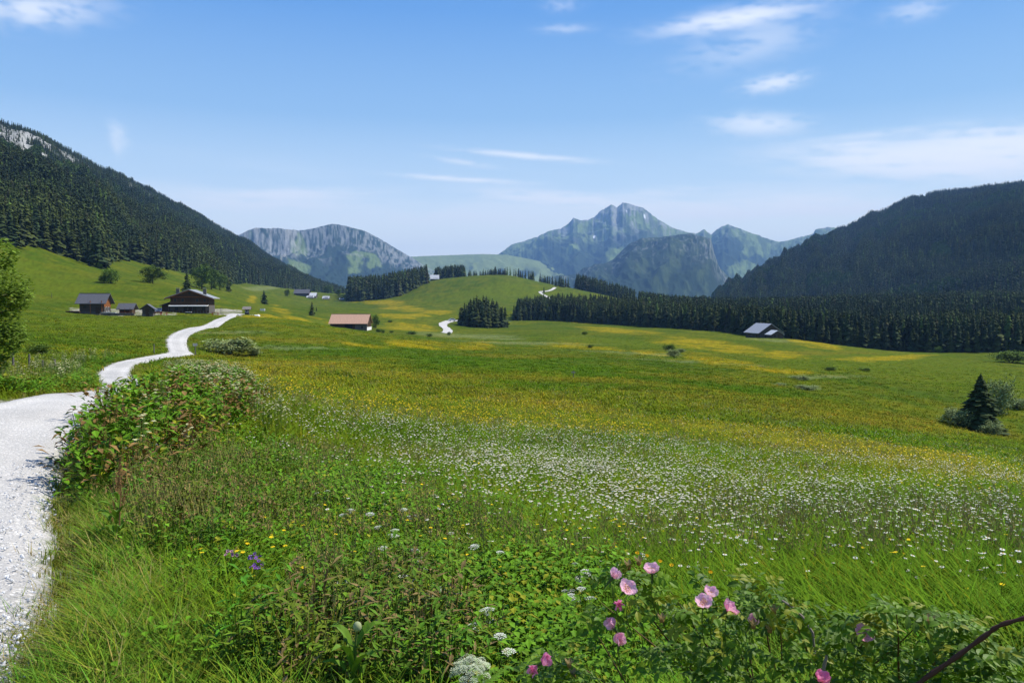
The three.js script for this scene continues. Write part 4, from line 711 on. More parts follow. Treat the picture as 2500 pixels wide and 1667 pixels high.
{ const r = rng(6); for (const [px, d, s] of [[623, 232, .45], [629, 234, .6], [583, 229, .3]]) { const p = spot(px, d), g = new THREE.IcosahedronGeometry(s, 1), a = g.attributes.position; for (let i = 0; i < a.count; i++) { const k = .8 + .35 * hash(Math.round(a.getX(i) * 99), Math.round(a.getY(i) * 99 + a.getZ(i) * 57)); a.setXYZ(i, a.getX(i) * k, a.getY(i) * k * .7, a.getZ(i) * k); } g.computeVertexNormals(); const m = shade(new THREE.Mesh(g, M.white)); m.name = numbered('boulder'); m.position.set(p.x, p.y + s * .25, p.z); scene.add(m); tag(m, ['pale boulder just right of the wooden stand', 'larger pale boulder right of the wooden stand', 'small pale stone at the path edge before the stand'][s === .45 ? 0 : s === .6 ? 1 : 2], 'boulder'); } }
{ // barn with the rust-coloured roof
  const p = spot(856, 322), g = thing('barn', 'long barn with pinkish-brown sheet roof below the hump of the meadow', 'barn', p, -.03);
  gabled(g, { w: 14.6, d: 8.6, e: 3.2, r: 6.3, over: .9, ends: .5, wall: M.darkWood, roof: M.rust, thick: .12 });
  part('stone_end', new Shape().box(2.6, 7.36, -1.2, 2.6, 3.6, 4.36).build(true), M.stone, g); part('door', new Shape().box(-1.5, 1.6, -.6, 2.3, 4.31, 4.37).build(true), M.black, g); windowPart(g, 5.4, 1.3, 4.37, .7, .7); part('hay_rack', new Shape().box(-.6, 2.1, .2, .34, 4.5, 5.2).build(), M.white, g);
  part('gable_stone', new Shape().box(7.31, 7.37, -1.2, 1.3, -4.3, 4.3).build(true), M.white, g); part('ridge_cap', new Shape().box(-7.8, 7.8, 6.4, 6.5, -.16, .16).build(true), M.rust, g);
}
{ // barn before the forest edge, right
  const p = spot(1866, 364), g = thing('barn', 'dark barn with pale grey sheet roof at the forest edge on the right', 'barn', p, Math.PI / 2 - .02 + .21);
  gabled(g, { w: 12.5, d: 10.6, e: 3.0, r: 6.6, over: .8, ends: .6, wall: M.greyWood, upper: M.greyWood, roof: M.tin });
  doorPart(g, -6.28, -.2, 1.5, 2.2, 2.4, -Math.PI / 2); for (const x of [-3.5, 0, 3.2]) windowPart(g, x, 1.5, -5.32, .8, .8, Math.PI); part('door', new Shape().box(-6.34, -6.27, -.4, 2.6, -2.6, -.6).build(), M.black, g);
}
{ const p = spot(1893, 348), g = thing('small_barn', 'low annex with pale roof at the right end of the forest-edge barn', 'barn', p, Math.PI / 2 + .2); gabled(g, { w: 4.6, d: 5.2, e: 1.7, r: 3.2, over: .5, ends: .4, wall: M.greyWood, roof: M.paleTin }); doorPart(g, -2.33, 0, .6, .9, 1.6, -Math.PI / 2); windowPart(g, -2.31, 1.0, -1.2, .6, .6, -Math.PI / 2); }
function farFarm(px, d, w, dep, e, r, roof, turn, label, name = 'farmhouse') { const p = spot(px, d), g = thing(name, label, 'farmhouse', p, turn); gabled(g, { w, d: dep, e, r, over: 1, ends: .8, wall: M.darkWood, roof, base: M.stone, baseH: 1.4 }); doorPart(g, -w * .3, 0, dep / 2 + .08, 1.6, 2.2); for (let i = 0; i < 4; i++) windowPart(g, -w * .1 + i * w * .16, 2.2, dep / 2, .9, 1); return g; }
farFarm(738, 1010, 17.5, 12, 3.8, 8.2, M.slate, .05, 'long grey-roofed farmhouse at the foot of the left mountain');
farFarm(765, 1000, 7.0, 9, 2.6, 6.0, M.paleTin, .05, 'white-roofed farm building right of the long grey roof');
farFarm(758, 985, 7.5, 5, 1.4, 2.9, M.paleTin, .05, 'low white-roofed lean-to before the grey farmhouse');
farFarm(796, 985, 7.0, 6, 1.6, 3.9, M.paleTin, .05, 'small white-roofed barn right of the farm');
farFarm(834, 990, 4.0, 4, 1.2, 2.4, M.paleTin, .05, 'tiny white hut at the far track right of the farm');
farFarm(1061, 1118, 11.5, 9, 2.2, 7.0, M.paleTin, .1, 'white-roofed chalet high on the grassy hill', 'hill_chalet');
// ---------- fences and posts ----------
const postShape = (h, r) => new Shape().tube([[0, -.3, 0], [.01, h * .5, 0], [.02, h, 0]], [r, r, r * .9], 6).build();
const postMat = std(.21, .19, .17, { map: woodTex });
function post(px, py, hpx, label, group, from = 2, lean = 0, r = .06) { const p = site(px, py, from), h = hpx * p.d / F, m = shade(new THREE.Mesh(postShape(h, r * (p.d > 100 ? 1.3 : 1)), postMat)); m.name = numbered('fence_post'); m.position.copy(p); m.rotation.z = lean; scene.add(m); return tag(m, label, 'post', group); }
post(31, 897, 30, 'dark weathered fence post nearest the left edge tree', undefined, 20, .02, .07); post(70, 899, 30, 'pale fence post second from the left below the round bush', undefined, 20, -.01, .06); post(103, 901, 19, 'pale fence post in the middle of the row of five', undefined, 20, .03); post(121, 902, 13, 'short stub of a fence post in the row of five', undefined, 20, -.05); post(133, 901, 21, 'rightmost pale fence post of the row of five', undefined, 20, .02);
post(375, 864, 22, 'lone dark fence post left of the path bend', undefined, 20); post(60, 734, 8, 'little pale stake on the pasture near the left edge', undefined, 100, .3); post(125, 727, 10, 'little pale stake on the pasture left of the slate-roofed hut', undefined, 100);
for (const [px, py] of [[537, 766], [541, 767]]) post(px, py, 15, px === 537 ? 'left of two thin posts by the chalet driveway' : 'right of two thin posts by the chalet driveway', undefined, 150, 0, .05);
{ const p = site(476, 867, 30), k = p.d / F, g = thing('signpost', 'small signpost at the right edge of the path bend', 'signpost', p, .3); part('post', postShape(26 * k, .05), postMat, g); part('sign_board', new Shape().box(-.22, .22, 21 * k, 27 * k, .05, .08).build(), std(.45, .43, .38), g); }
{ const p = site(1400, 925), k = p.d / F, g = thing('signpost', 'little grey marker post standing alone in the green meadow', 'signpost', p, 0); part('post', postShape(22 * k, .03), postMat, g); part('sign_board', new Shape().box(-.2, .2, 15 * k, 18 * k, .03, .05).build(), std(.35, .34, .30), g); part('foot', new Shape().box(-.35, .35, -.05, .06, -.2, .2).build(), M.black, g); }
console.log('buildings');

// ---------- the near meadow: grass, herbs, flowers ----------
const Z = {
  dock: poly([[118, 1240], [122, 1160], [160, 1080], [240, 1010], [320, 965], [400, 940], [540, 930], [640, 985], [580, 1070], [490, 1140], [420, 1190], [330, 1240], [200, 1255]]),
  brown: poly([[165, 1250], [330, 1235], [480, 1130], [600, 1160], [660, 1270], [640, 1420], [500, 1440], [330, 1410], [200, 1330]]),
  herb: poly([[560, 1080], [700, 1140], [900, 1210], [1150, 1290], [1420, 1400], [1700, 1667], [1700, 1800], [640, 1800], [620, 1420], [650, 1260]]),
  weeds: poly([[760, 1480], [1000, 1470], [1200, 1667], [1150, 1800], [700, 1800]]),
  daisy: poly([[640, 1000], [900, 1035], [1300, 1100], [1700, 1175], [2100, 1250], [2560, 1330], [2560, 1650], [2150, 1550], [1800, 1440], [1450, 1340], [1150, 1260], [900, 1170], [720, 1080]]),
  yellow: poly([[420, 880], [800, 885], [1300, 940], [1900, 1010], [2560, 1140], [2560, 1300], [1900, 1180], [1400, 1110], [900, 1060], [640, 1010], [500, 920]]),
  cream: poly([[380, 940], [430, 915], [560, 935], [660, 1000], [720, 1090], [640, 1110], [560, 1040], [470, 975]]),
};
const bladeTri = (s, x, z, a, h, w, bend, lean) => { const c = Math.cos(a), q = Math.sin(a), px = -q * w, pz = c * w, m = [x + c * lean * .5, h * .55, z + q * lean * .5], t = [x + c * (lean + bend), h, z + q * (lean + bend)]; s.quad([x - px, -.03, z - pz], [x + px, -.03, z + pz], [m[0] + px * .8, m[1], m[2] + pz * .8], [m[0] - px * .8, m[1], m[2] - pz * .8]); s.tri([m[0] - px * .8, m[1], m[2] - pz * .8], [m[0] + px * .8, m[1], m[2] + pz * .8], t); };
function tuft(seed, n, spread, h, w) { const r = rng(seed), s = new Shape(true); for (let i = 0; i < n; i++) { const a = r() * 6.283, q = Math.sqrt(r()) * spread, k = .8 + .4 * r(); s.col = [k * (.9 + .3 * r()), k, k * (.8 + .3 * r())]; bladeTri(s, Math.cos(a) * q, Math.sin(a) * q, r() * 6.283, h * (.45 + .65 * r()), w * (.6 + .7 * r()), h * (.35 + .7 * r()), h * .3 * r()); } return s.build(); }
const grassMat = std(1, 1, 1, { vertexColors: true, roughness: .8, specularIntensity: .1 });
const farGrass = std(1, 1, 1, { vertexColors: true, roughness: 1, specularIntensity: .05 });
const inFrame = (r, a = 36) => (r() * 2 - 1) * a * Math.PI / 180;
const O3 = new THREE.Object3D(), C3 = new THREE.Color();
function sow(name, label, category, geoms, material, seed, count, pick) { // pick(r) returns null or [x, z, scale, wide, colour, sink]
  const r = rng(seed), list = []; let tries = 0; while (list.length < count && tries++ < count * 12) { const p = pick(r); if (p) list.push(p); }
  geoms.forEach((g, k) => {
    const mine = list.filter((_, i) => i % geoms.length === k); if (!mine.length) return; const m = stuff(name, g, material, mine.length, label, category);
    mine.forEach(([x, z, s, w, c, sink = 0], i) => { O3.position.set(x, ground(x, z) - sink, z); O3.rotation.set((r() - .5) * .25, r() * 6.283, (r() - .5) * .25); O3.scale.set(s * w, s, s * w); O3.updateMatrix(); m.setMatrixAt(i, O3.matrix); if (c) { C3.setRGB(c[0], c[1], c[2]); m.setColorAt(i, C3); } });
  });
}
const offPath = (x, z, m = .03) => pathDist(x, z)[0] > m;
const between = (r, a, b) => a * Math.pow(b / a, r());
const tint = (r, x, z, d, k = 1.98) => { const c = meadow(x, z, Math.max(d, 21)), v = k * (.8 + .45 * r()), w = r(); return [c[0] * v * (w < .10 ? 1.5 : .9), c[1] * v, c[2] * v]; };
const nearTufts = [1, 2, 3].map(k => tuft(700 + k, 16, .07, .28, .0036)), fieldTufts = [1, 2, 3].map(k => tuft(720 + k, 16, .13, .27, .0060)), farTufts = [1, 2].map(k => tuft(740 + k, 14, .4, .28, .018)), shortTuft = [1].map(k => tuft(760 + k, 12, .05, .14, .003));
sow('meadow_grass', 'fresh green long grass at the near foot of the path', 'grass', nearTufts, grassMat, 811, 9500, r => { const a = inFrame(r, 38), d = 1.2 + 7 * Math.pow(r(), .7), x = Math.sin(a) * d, z = -Math.cos(a) * d; if ((Z.herb(x, z) || Z.brown(x, z) || Z.dock(x, z)) && r() < .7) return null; if (!offPath(x, z, .04)) return null; const e = pathDist(x, z)[0]; return [x, z, (.7 + .5 * r()) * (.45 + .55 * smooth(.1, .8, e)), 1, [.13 * (.7 + .7 * r()), .245 * (.75 + .5 * r()), .018]]; });
sow('meadow_grass', 'green meadow grass on the near slope', 'grass', fieldTufts, farGrass, 812, 40000, r => { const a = inFrame(r), d = between(r, 3.6, 32), x = Math.sin(a) * d, z = -Math.cos(a) * d; if (!offPath(x, z, .08)) return null; if ((Z.herb(x, z) || Z.brown(x, z) || Z.dock(x, z)) && r() < .75) return null; const e = pathDist(x, z)[0]; return [x, z, (.65 + .55 * r()) * smooth(-.3, .8, e), 1 + .02 * d, tint(r, x, z, d)]; });
sow('meadow_grass', 'tall meadow grass further down the slope', 'grass', farTufts, farGrass, 813, 58000, r => { const a = inFrame(r), d = between(r, 26, 330), x = Math.sin(a) * d, z = -Math.cos(a) * d; if (!offPath(x, z, .25)) return null; return [x, z, (.5 + .5 * r()) * lerp(1, .45, smooth(60, 320, d)), .8 + d * .008, tint(r, x, z, d)]; });
sow('meadow_grass', 'green verge grass along the near right edge of the path', 'grass', nearTufts, grassMat, 815, 2600, r => { const i = Math.floor(22 + 110 * r()), M2 = mid[i], p = edgeR[i], f = .03 + .75 * r(), dx = p.x - M2.x, dz = p.z - M2.z, l = Math.hypot(dx, dz), x = p.x + dx / l * f + (r() - .5) * .2, z = p.z + dz / l * f + (r() - .5) * .2; if (!offPath(x, z, .01)) return null; return [x, z, .4 + .35 * r() + .3 * f, 1.2, r() < .15 ? [.26, .24, .07] : [.12 * (.7 + .7 * r()), .22 * (.75 + .5 * r()), .018]]; });
sow('path_edge_grass', 'short grass growing into the edge of the gravel path', 'grass', shortTuft, grassMat, 814, 2000, r => { const i = Math.floor(20 + 230 * Math.pow(r(), 1.3)), E = r() < .75 ? edgeR : edgeL, M2 = mid[i], p = E[i], f = .10 + (r() - .65) * .28, dx = p.x - M2.x, dz = p.z - M2.z, l = Math.hypot(dx, dz), x = p.x + dx / l * f + (r() - .5) * .3, z = p.z + dz / l * f + (r() - .5) * .3; const d = Math.hypot(x, z); if (d < 1.5 || d > 60) return null; return [x, z, .3 + .5 * r() + d * .02, 1.1, r() < .22 ? [.28, .24, .08] : [.14 * (.8 + .5 * r()), .20 * (.8 + .4 * r()), .022], -.02]; });
console.log('grass');

// leafy herbs
function leafBlade(s, p, a, e, l, w, fold = .25) { const c = Math.cos(a), q = Math.sin(a), ce = Math.cos(e), se = Math.sin(e), m = [p[0] + c * ce * l * .5, p[1] + se * l * .5, p[2] + q * ce * l * .5], t = [p[0] + c * ce * l, p[1] + se * l - .12 * l, p[2] + q * ce * l], L = [m[0] - q * w, m[1] + w * fold, m[2] + c * w], R = [m[0] + q * w, m[1] + w * fold, m[2] - c * w]; s.tri(p, m, L); s.tri(L, m, t); s.tri(p, R, m); s.tri(R, t, m); }
function herb(seed, n, rad, h, leaf, slim) { const r = rng(seed), s = new Shape(true); for (let i = 0; i < n; i++) { const a = r() * 6.283, q = Math.sqrt(r()) * rad, y = h * (.25 + .75 * r()) * (1 - .35 * (q / rad) ** 2), k = .75 + .5 * r(); s.col = [k, k, k]; leafBlade(s, [Math.cos(a) * q, y, Math.sin(a) * q], r() * 6.283, (r() - .4) * 1.2, leaf * (.6 + .7 * r()), leaf * slim * (.8 + .4 * r())); } for (let i = 0; i < 5; i++) { const a = r() * 6.283; s.col = [.9, .8, .7]; s.tube([[0, -.03, 0], [Math.cos(a) * rad * .5, h * .8, Math.sin(a) * rad * .5]], [.003, .002], 3); } return s.build(); }
const herbMat = std(1, 1, 1, { vertexColors: true, roughness: .6, specularIntensity: .15 });
const herbs = [1, 2, 3].map(k => herb(900 + k, 44, .15, .28, .036, .3)), bigHerbs = [1, 2, 3].map(k => herb(920 + k, 30, .22, .46, .10, .24)), thinHerbs = [1, 2].map(k => herb(940 + k, 46, .10, .40, .045, .15));
const inBox = (r, b) => [lerp(b[0], b[1], r()), lerp(b[2], b[3], r())];
const green = r => { const k = .75 + .5 * r(), u = r(); return u < .14 ? [.20 * k, .21 * k, .012 * k] : [.095 * k, .205 * k, .008 * k]; };
sow('leafy_herbs', 'leafy green herbs filling the near bank of the meadow', 'herbs', herbs, herbMat, 821, 5200, r => { const [x, z] = inBox(r, Z.herb.box), j = .25 * Math.hypot(x, z); if (!Z.herb(x + (r() - .5) * j, z + (r() - .5) * j)) return null; const p = fbm(x * 1.3, z * 1.3, 3); if (p < .34) return null; return [x, z, .45 + .6 * r() + .5 * fbm(x * 1.1 + 3, z * 1.1, 2), 1.1, green(r)]; });
sow('broad_leaved_herbs', 'tall broad-leaved herbs along the right edge of the path', 'herbs', bigHerbs, herbMat, 822, 950, r => { const [x, z] = inBox(r, Z.dock.box); if (!Z.dock(x, z) || !offPath(x, z, -.02)) return null; return [x, z, .9 + .8 * r(), .85, r() < .2 ? [.22, .13, .04] : green(r)]; });
sow('nettle_like_weeds', 'grey-green narrow-leaved weeds in the near bank', 'herbs', thinHerbs, herbMat, 823, 2100, r => { const zn = r() < .68 ? Z.brown : Z.weeds, [x, z] = inBox(r, zn.box), j = .3 * Math.hypot(x, z); if (!zn(x + (r() - .5) * j, z + (r() - .5) * j) || !offPath(x, z, .3)) return null; return [x, z, .5 + .8 * r() * r() + .25 * fbm(x * 2, z * 2, 2), 1.15, r() < .14 ? [.20, .14, .05] : [.10 * (.7 + .6 * r()), .175 * (.75 + .5 * r()), .012]]; });
sow('bank_herbs', 'green herbs on the bank left of the path', 'herbs', bigHerbs, herbMat, 824, 700, r => { const d = 18 + 60 * r(), i = Math.floor(60 + 260 * r()), E = edgeL, M2 = mid[i], p = E[i], f = .15 + 3.2 * r() * r(), dx = p.x - M2.x, dz = p.z - M2.z, l = Math.hypot(dx, dz), x = p.x + dx / l * f, z = p.z + dz / l * f, q = Math.hypot(x, z); if (q < 17 || q > 75) return null; return [x, z, .5 + .5 * r(), 1.3, green(r)]; });
// grass stalks with brown seed heads
function stalks(seed, n, h, head) { const r = rng(seed), s = new Shape(true); for (let i = 0; i < n; i++) { const a = r() * 6.283, q = .1 * Math.sqrt(r()), x = Math.cos(a) * q, z = Math.sin(a) * q, b = (r() - .5) * .2, c = (r() - .5) * .2, y = h * (.7 + .45 * r()); s.col = [.8, 1.0, .5]; s.tube([[x, -.02, z], [x + b * .4, y * .6, z + c * .4], [x + b, y, z + c]], [.0022, .0018, .001], 3); s.col = [1.1, .85, .7]; const n2 = 6; for (let k = 0; k < n2; k++) { const f = k / n2, yy = y * (1 - .22 * (1 - f)), t = r() * 6.283, l = head * (1.1 - f); const p = [x + b * (.8 + .2 * f), yy, z + c * (.8 + .2 * f)]; s.tri(p, [p[0] + Math.cos(t) * l + .003, p[1] + l * .7, p[2] + Math.sin(t) * l], [p[0] + Math.cos(t) * l * .6, p[1] + l * 1.4, p[2] + Math.sin(t) * l * .6 + .004]); } } return s.build(); }
const stalkShapes = [1, 2].map(k => stalks(960 + k, 6, .46, .017)), stalkMat = std(.30, .27, .12, { vertexColors: true });
sow('seeding_grass', 'brownish seeding grass stalks in the meadow', 'grass', stalkShapes, stalkMat, 831, 3000, r => { let x, z; const u = r(); if (u < .05) { [x, z] = inBox(r, Z.brown.box); if (!Z.brown(x, z)) return null; } else if (u < .075) { [x, z] = inBox(r, Z.weeds.box); if (!Z.weeds(x, z)) return null; } else if (u < .11) { [x, z] = inBox(r, Z.dock.box); if (!Z.dock(x, z)) return null; } else { const a = inFrame(r), d = between(r, 5, 70); x = Math.sin(a) * d; z = -Math.cos(a) * d; if (fbm(x * .25, z * .25 + 8, 3) < .36 || !offPath(x, z, .3)) return null; } if (!offPath(x, z, .1)) return null; const d = Math.hypot(x, z); return [x, z, .65 + .35 * r(), 1 + d * .02, null]; });
// daisies, buttercups, other small flowers
function bloom(seed, n, h, rad, petals, colour, heart, spread = .06, lean = .5) { const r = rng(seed), s = new Shape(true); for (let i = 0; i < n; i++) { const a = r() * 6.283, q = spread * Math.sqrt(r()), x = Math.cos(a) * q, z = Math.sin(a) * q, y = h * (.75 + .4 * r()), R = rad * (.8 + .35 * r()), tx = (r() - .5) * lean, tz = (r() - .5) * lean + .12; s.col = [.10, .16, .03]; s.tube([[x * .6, -.02, z * .6], [x, y, z]], [.0016, .0012], 3); const pt = (t, k, u) => [x + Math.cos(t) * R * k, y + u + Math.cos(t) * R * k * tx + Math.sin(t) * R * k * tz, z + Math.sin(t) * R * k]; s.col = colour; for (let k = 0; k < petals; k++) { const t = k / petals * 6.283, w = 2.7 / petals; s.tri(pt(0, 0, .001), pt(t - w, .95, .002), pt(t + w, .95, .002)); s.tri(pt(t - w, .95, .002), pt(t, 1.08, 0), pt(t + w, .95, .002)); } if (heart) { s.col = heart; for (let k = 0; k < 6; k++) s.tri(pt(0, 0, .007), pt(k / 6 * 6.283, .32, .003), pt((k + 1) / 6 * 6.283, .32, .003)); } } return s.build(); }
const petalMat = std(1, 1, 1, { vertexColors: true, roughness: .9 });
const WHITE = [.74, .72, .62], GOLD = [.75, .42, .01], YEL = [.80, .56, .015];
const daisies = [1, 2].map(k => bloom(980 + k, 3, .30, .0115, 9, WHITE, GOLD, .10)), daisyPatch = [1, 2].map(k => bloom(984 + k, 5, .30, .0115, 6, WHITE, null, .5)), cups = [1].map(k => bloom(990 + k, 2, .30, .010, 5, YEL, null, .12, .9)), cupPatch = [1, 2].map(k => bloom(994 + k, 5, .30, .013, 4, YEL, null, .6, .9)), cream = [1].map(k => bloom(998 + k, 14, .55, .012, 5, [.56, .53, .28], null, .07));
const patch = (x, z, f, lo, hi) => smooth(lo, hi, fbm(x * f + 40, z * f, 3));
sow('daisies', 'white ox-eye daisies scattered through the near meadow', 'flowers', daisies, petalMat, 841, 6400, r => { const a = inFrame(r, 35), d = lerp(4.4, 22, Math.pow(r(), .6)), x = Math.sin(a) * d, z = -Math.cos(a) * d, inn = Z.daisy(x + (r() - .5) * d * .35, z + (r() - .5) * d * .35); if (!offPath(x, z, 1.5)) return null; if (r() > (inn ? .42 + .58 * patch(x, z, .35, .38, .62) : .06) * (.15 + .85 * smooth(-4, 7, x))) return null; return [x, z, .8 + .4 * r(), 1, null]; });
sow('daisies', 'drifts of white daisies further down the meadow', 'flowers', daisyPatch, petalMat, 842, 1900, r => { const a = inFrame(r, 35), d = between(r, 17, 60), x = Math.sin(a) * d, z = -Math.cos(a) * d, inn = Z.daisy(x + (r() - .5) * d * .5, z + (r() - .5) * d * .5); if (!offPath(x, z, 2.5)) return null; if (r() > (inn ? .35 + .65 * patch(x, z, .22, .40, .66) : .10) * (.2 + .8 * smooth(-8, 16, x))) return null; return [x, z, .8 + .4 * r(), 1, null]; });
sow('buttercups', 'yellow buttercups scattered in the near meadow', 'flowers', cups, petalMat, 843, 1300, r => { const a = inFrame(r, 35), d = between(r, 4, 26), x = Math.sin(a) * d, z = -Math.cos(a) * d; if (!offPath(x, z, .6)) return null; if (r() > (Z.yellow(x, z) ? .9 : .06)) return null; return [x, z, .8 + .4 * r(), 1.1, null]; });
sow('buttercups', 'yellow buttercup drifts across the middle meadow', 'flowers', cupPatch, petalMat, 844, 6200, r => { const a = inFrame(r, 35), d = between(r, 20, 190), x = Math.sin(a) * d, z = -Math.cos(a) * d; if (!offPath(x, z, .6)) return null; const y = Math.max(Z.yellow(x, z) ? .75 * patch(x, z, .12, .34, .6) : 0, maxOf(brown, x, z) * .5, maxOf(buttercup, x, z), .05 * patch(x, z, .06, .4, .6)); if (r() > y) return null; return [x, z, .8 + .4 * r(), 1 + d * .008, null]; });
sow('cream_flowers', 'cream flower heads in the tall herbs beside the path', 'flowers', cream, petalMat, 845, 260, r => { const zn = r() < .6 ? Z.cream : Z.dock; const [x, z] = inBox(r, zn.box); if (!zn(x, z) || !offPath(x, z, .3)) return null; if (zn === Z.dock && r() > .25) return null; return [x, z, .9 + .4 * r(), 1.3, null]; });
sow('cream_flowers', 'cream flower heads on the bank left of the path', 'flowers', cream, petalMat, 846, 150, r => { const i = Math.floor(80 + 200 * r()), M2 = mid[i], p = edgeL[i], f = .6 + 3 * r(), dx = p.x - M2.x, dz = p.z - M2.z, l = Math.hypot(dx, dz), x = p.x + dx / l * f, z = p.z + dz / l * f, q = Math.hypot(x, z); if (q < 19 || q > 70) return null; return [x, z, .9 + .4 * r(), 1.6, null]; });
console.log('flowers');

// ---------- plants one can point at ----------
function headSite(px, py, h) { const r = dirOf(px, py); let d = 1.2; for (; d < 200; d *= 1.004) if (EYE + r[1] * d - ground(r[0] * d, r[2] * d) < h) break; const x = r[0] * d, z = r[2] * d, v = V(x, ground(x, z), z); v.d = d; return v; }
const stemGreen = leafy(.10, .16, .035, { transmission: .1 }), umbelWhite = leafy(.68, .68, .58, { transmission: .2 }), herbGreen = leafy(.13, .25, .014, { roughness: .7, specularIntensity: .3 }), rustMat = leafy(.26, .15, .06, { transmission: .15 });
const umbelShape = (() => { const r = rng(77), s = new Shape(); for (let i = 0; i < 34; i++) { const a = i * 2.4, q = .045 * Math.sqrt((i + .5) / 34), x = Math.cos(a) * q, z = Math.sin(a) * q, y = .012 * (1 - (q / .045) ** 2) + .004 * r(), k = .0055 + .003 * r(); s.quad([x - k, y, z], [x, y + .001, z - k], [x + k, y, z], [x, y + .001, z + k]); s.tri([x * .2, -.03, z * .2], [x, y, z], [x * .2 + .001, -.03, z * .2]); } return s.build(); })();
const umbelLeaf = (() => { const s = new Shape(); for (let i = 0; i < 9; i++) { const f = i / 8, w = .05 * (1 - f) + .012, y = .01 - .02 * f * f; for (const q of [-1, 1]) leafBlade(s, [.03 + f * .12, y, 0], q * (1.1 - .3 * f), .1, w, w * .22); } leafBlade(s, [.14, -.01, 0], 0, 0, .04, .01); return s.build(); })();
const heads = [[230, 610], [190, 670], [262, 650], [390, 780], [470, 825], [545, 760], [600, 950], [622, 1000], [510, 1020], [590, 1095], [545, 1070], [575, 1140], [715, 1130], [810, 1155], [940, 1230], [930, 1290], [1000, 1350], [1300, 1140], [1400, 1050], [1380, 1130], [890, 925], [980, 900], [340, 1060], [260, 1100], [770, 870], [450, 940], [690, 690], [1460, 1000], [1350, 1010], [300, 760], [1000, 960]].map(([x, y]) => [700 + x / 1.919, 850 + y / 1.919]).concat([[330, 1080], [325, 1120], [440, 1070], [385, 1085], [450, 1135], [380, 1130]]);
heads.forEach(([px, py], i) => {
  const r = rng(1300 + i), h = .26 + .12 * r(), p = headSite(px, py, h), g = thing('umbellifer', 'white umbel-flowered plant among the leafy herbs of the near bank', 'wildflower', p, r() * 6.28, 'white umbellifers of the near bank');
  part('stem', new Shape().tube([[0, -.03, 0], [.01, h * .5, 0], [0, h - .03, 0]], [.004, .003, .002], 4).build(), stemGreen, g);
  const n = 2 + Math.floor(3 * r()); for (let k = 0; k < n; k++) { const a = r() * 6.28, q = k ? .04 + .06 * r() : 0, y = h - (k ? .02 + .07 * r() : 0), u = part('umbel', umbelShape, umbelWhite, g); u.position.set(Math.cos(a) * q, y, Math.sin(a) * q); u.rotation.set((r() - .5) * .5, a, (r() - .5) * .5); const s = .42 + .3 * r(); u.scale.setScalar(s); if (k) part('branch', new Shape().tube([[0, h * .6, 0], [Math.cos(a) * q * .6, y * .9, Math.sin(a) * q * .6], [Math.cos(a) * q, y - .02, Math.sin(a) * q]], [.002, .002, .0015], 3).build(), stemGreen, g); }
  for (let k = 0; k < 4; k++) { const l = part('leaf', umbelLeaf, herbGreen, g); l.position.y = h * (.15 + .16 * k); l.rotation.set(0, k * 1.9, .25); }
});
// docks with rust-red flower spikes along the path
const dockLeaf = (() => { const s = new Shape(), n = 7; for (const q of [-1, 1]) for (let i = 0; i < n; i++) { const f = i / n, g2 = (i + 1) / n, w = f => .045 * Math.sin(Math.PI * Math.min(1, f * .93 + .07)) * (1 - .3 * f), y = f => .12 * Math.sin(f * 2.2) - .02 * f, e = f => y(f) + w(f) * .35; s.quad([f * .24, y(f), 0], [g2 * .24, y(g2), 0], [g2 * .24, e(g2) + .006 * ((i + 1) % 2), q * w(g2)], [f * .24, e(f) + .006 * (i % 2), q * w(f)]); } return s.build(); })();
const spikeShape = (() => { const r = rng(4), s = new Shape(); for (let k = 0; k < 90; k++) { const f = k / 90, a = r() * 6.28, q = (.006 + .022 * (1 - f)) * (.4 + .7 * r()), y = .26 * f + (r() - .5) * .01, e = .006; s.quad([0, y - .006, 0], [Math.cos(a) * q - e, y, Math.sin(a) * q], [Math.cos(a) * q, y + .009, Math.sin(a) * q], [Math.cos(a) * q + e, y + .002, Math.sin(a) * q + e]); } return s.build(); })();
const docks = [[150, 1120], [165, 1070], [178, 1045], [200, 1030], [215, 1015], [240, 1000], [262, 985], [280, 975], [275, 1010], [300, 965], [330, 955], [350, 945], [380, 950], [310, 1000], [340, 1010], [400, 960], [430, 985], [460, 1010], [300, 1050], [360, 1045], [410, 1040], [470, 1060], [150, 1160], [500, 1030]];
docks.forEach(([px, py], i) => {
  const r = rng(1500 + i), h = .46 + .2 * r(), p = headSite(px, py, h); let q = pathDist(p.x, p.z)[0]; if (q < .12) { const s = (.2 - q); p.x += s; p.y = ground(p.x, p.z); }
  const g = thing('dock_plant', i < 12 ? 'rust-spiked dock plant leaning over the path edge' : 'rust-spiked dock plant in the herbs behind the path edge', 'wild plant', p, r() * 6.28, i < 12 ? 'docks right at the path edge' : 'docks behind the path edge');
  part('stem', new Shape().tube([[0, -.03, 0], [.02, h * .5, .01], [.03, h - .15, .01]], [.006, .005, .003], 5).build(), rustMat, g);
  for (let k = 0; k < 4; k++) { const s = part('flower_spike', spikeShape, rustMat, g), a = k * 1.7; s.position.set(.025 + (k ? .02 * Math.cos(a) : 0), h - .17 - (k ? .05 * k : 0), .01 + (k ? .02 * Math.sin(a) : 0)); s.rotation.set(k ? .35 * Math.sin(a) : 0, 0, k ? -.35 * Math.cos(a) : 0); s.scale.setScalar(k ? .45 : .65); }
  for (let k = 0; k < 8; k++) { const l = part('leaf', dockLeaf, herbGreen, g); l.position.set(.01, h * (.06 + .075 * k), .005); l.rotation.set(0, k * 2.4, .5 - .35 * r()); l.scale.setScalar((.8 - .05 * k) * (.8 + .3 * r())); }
});
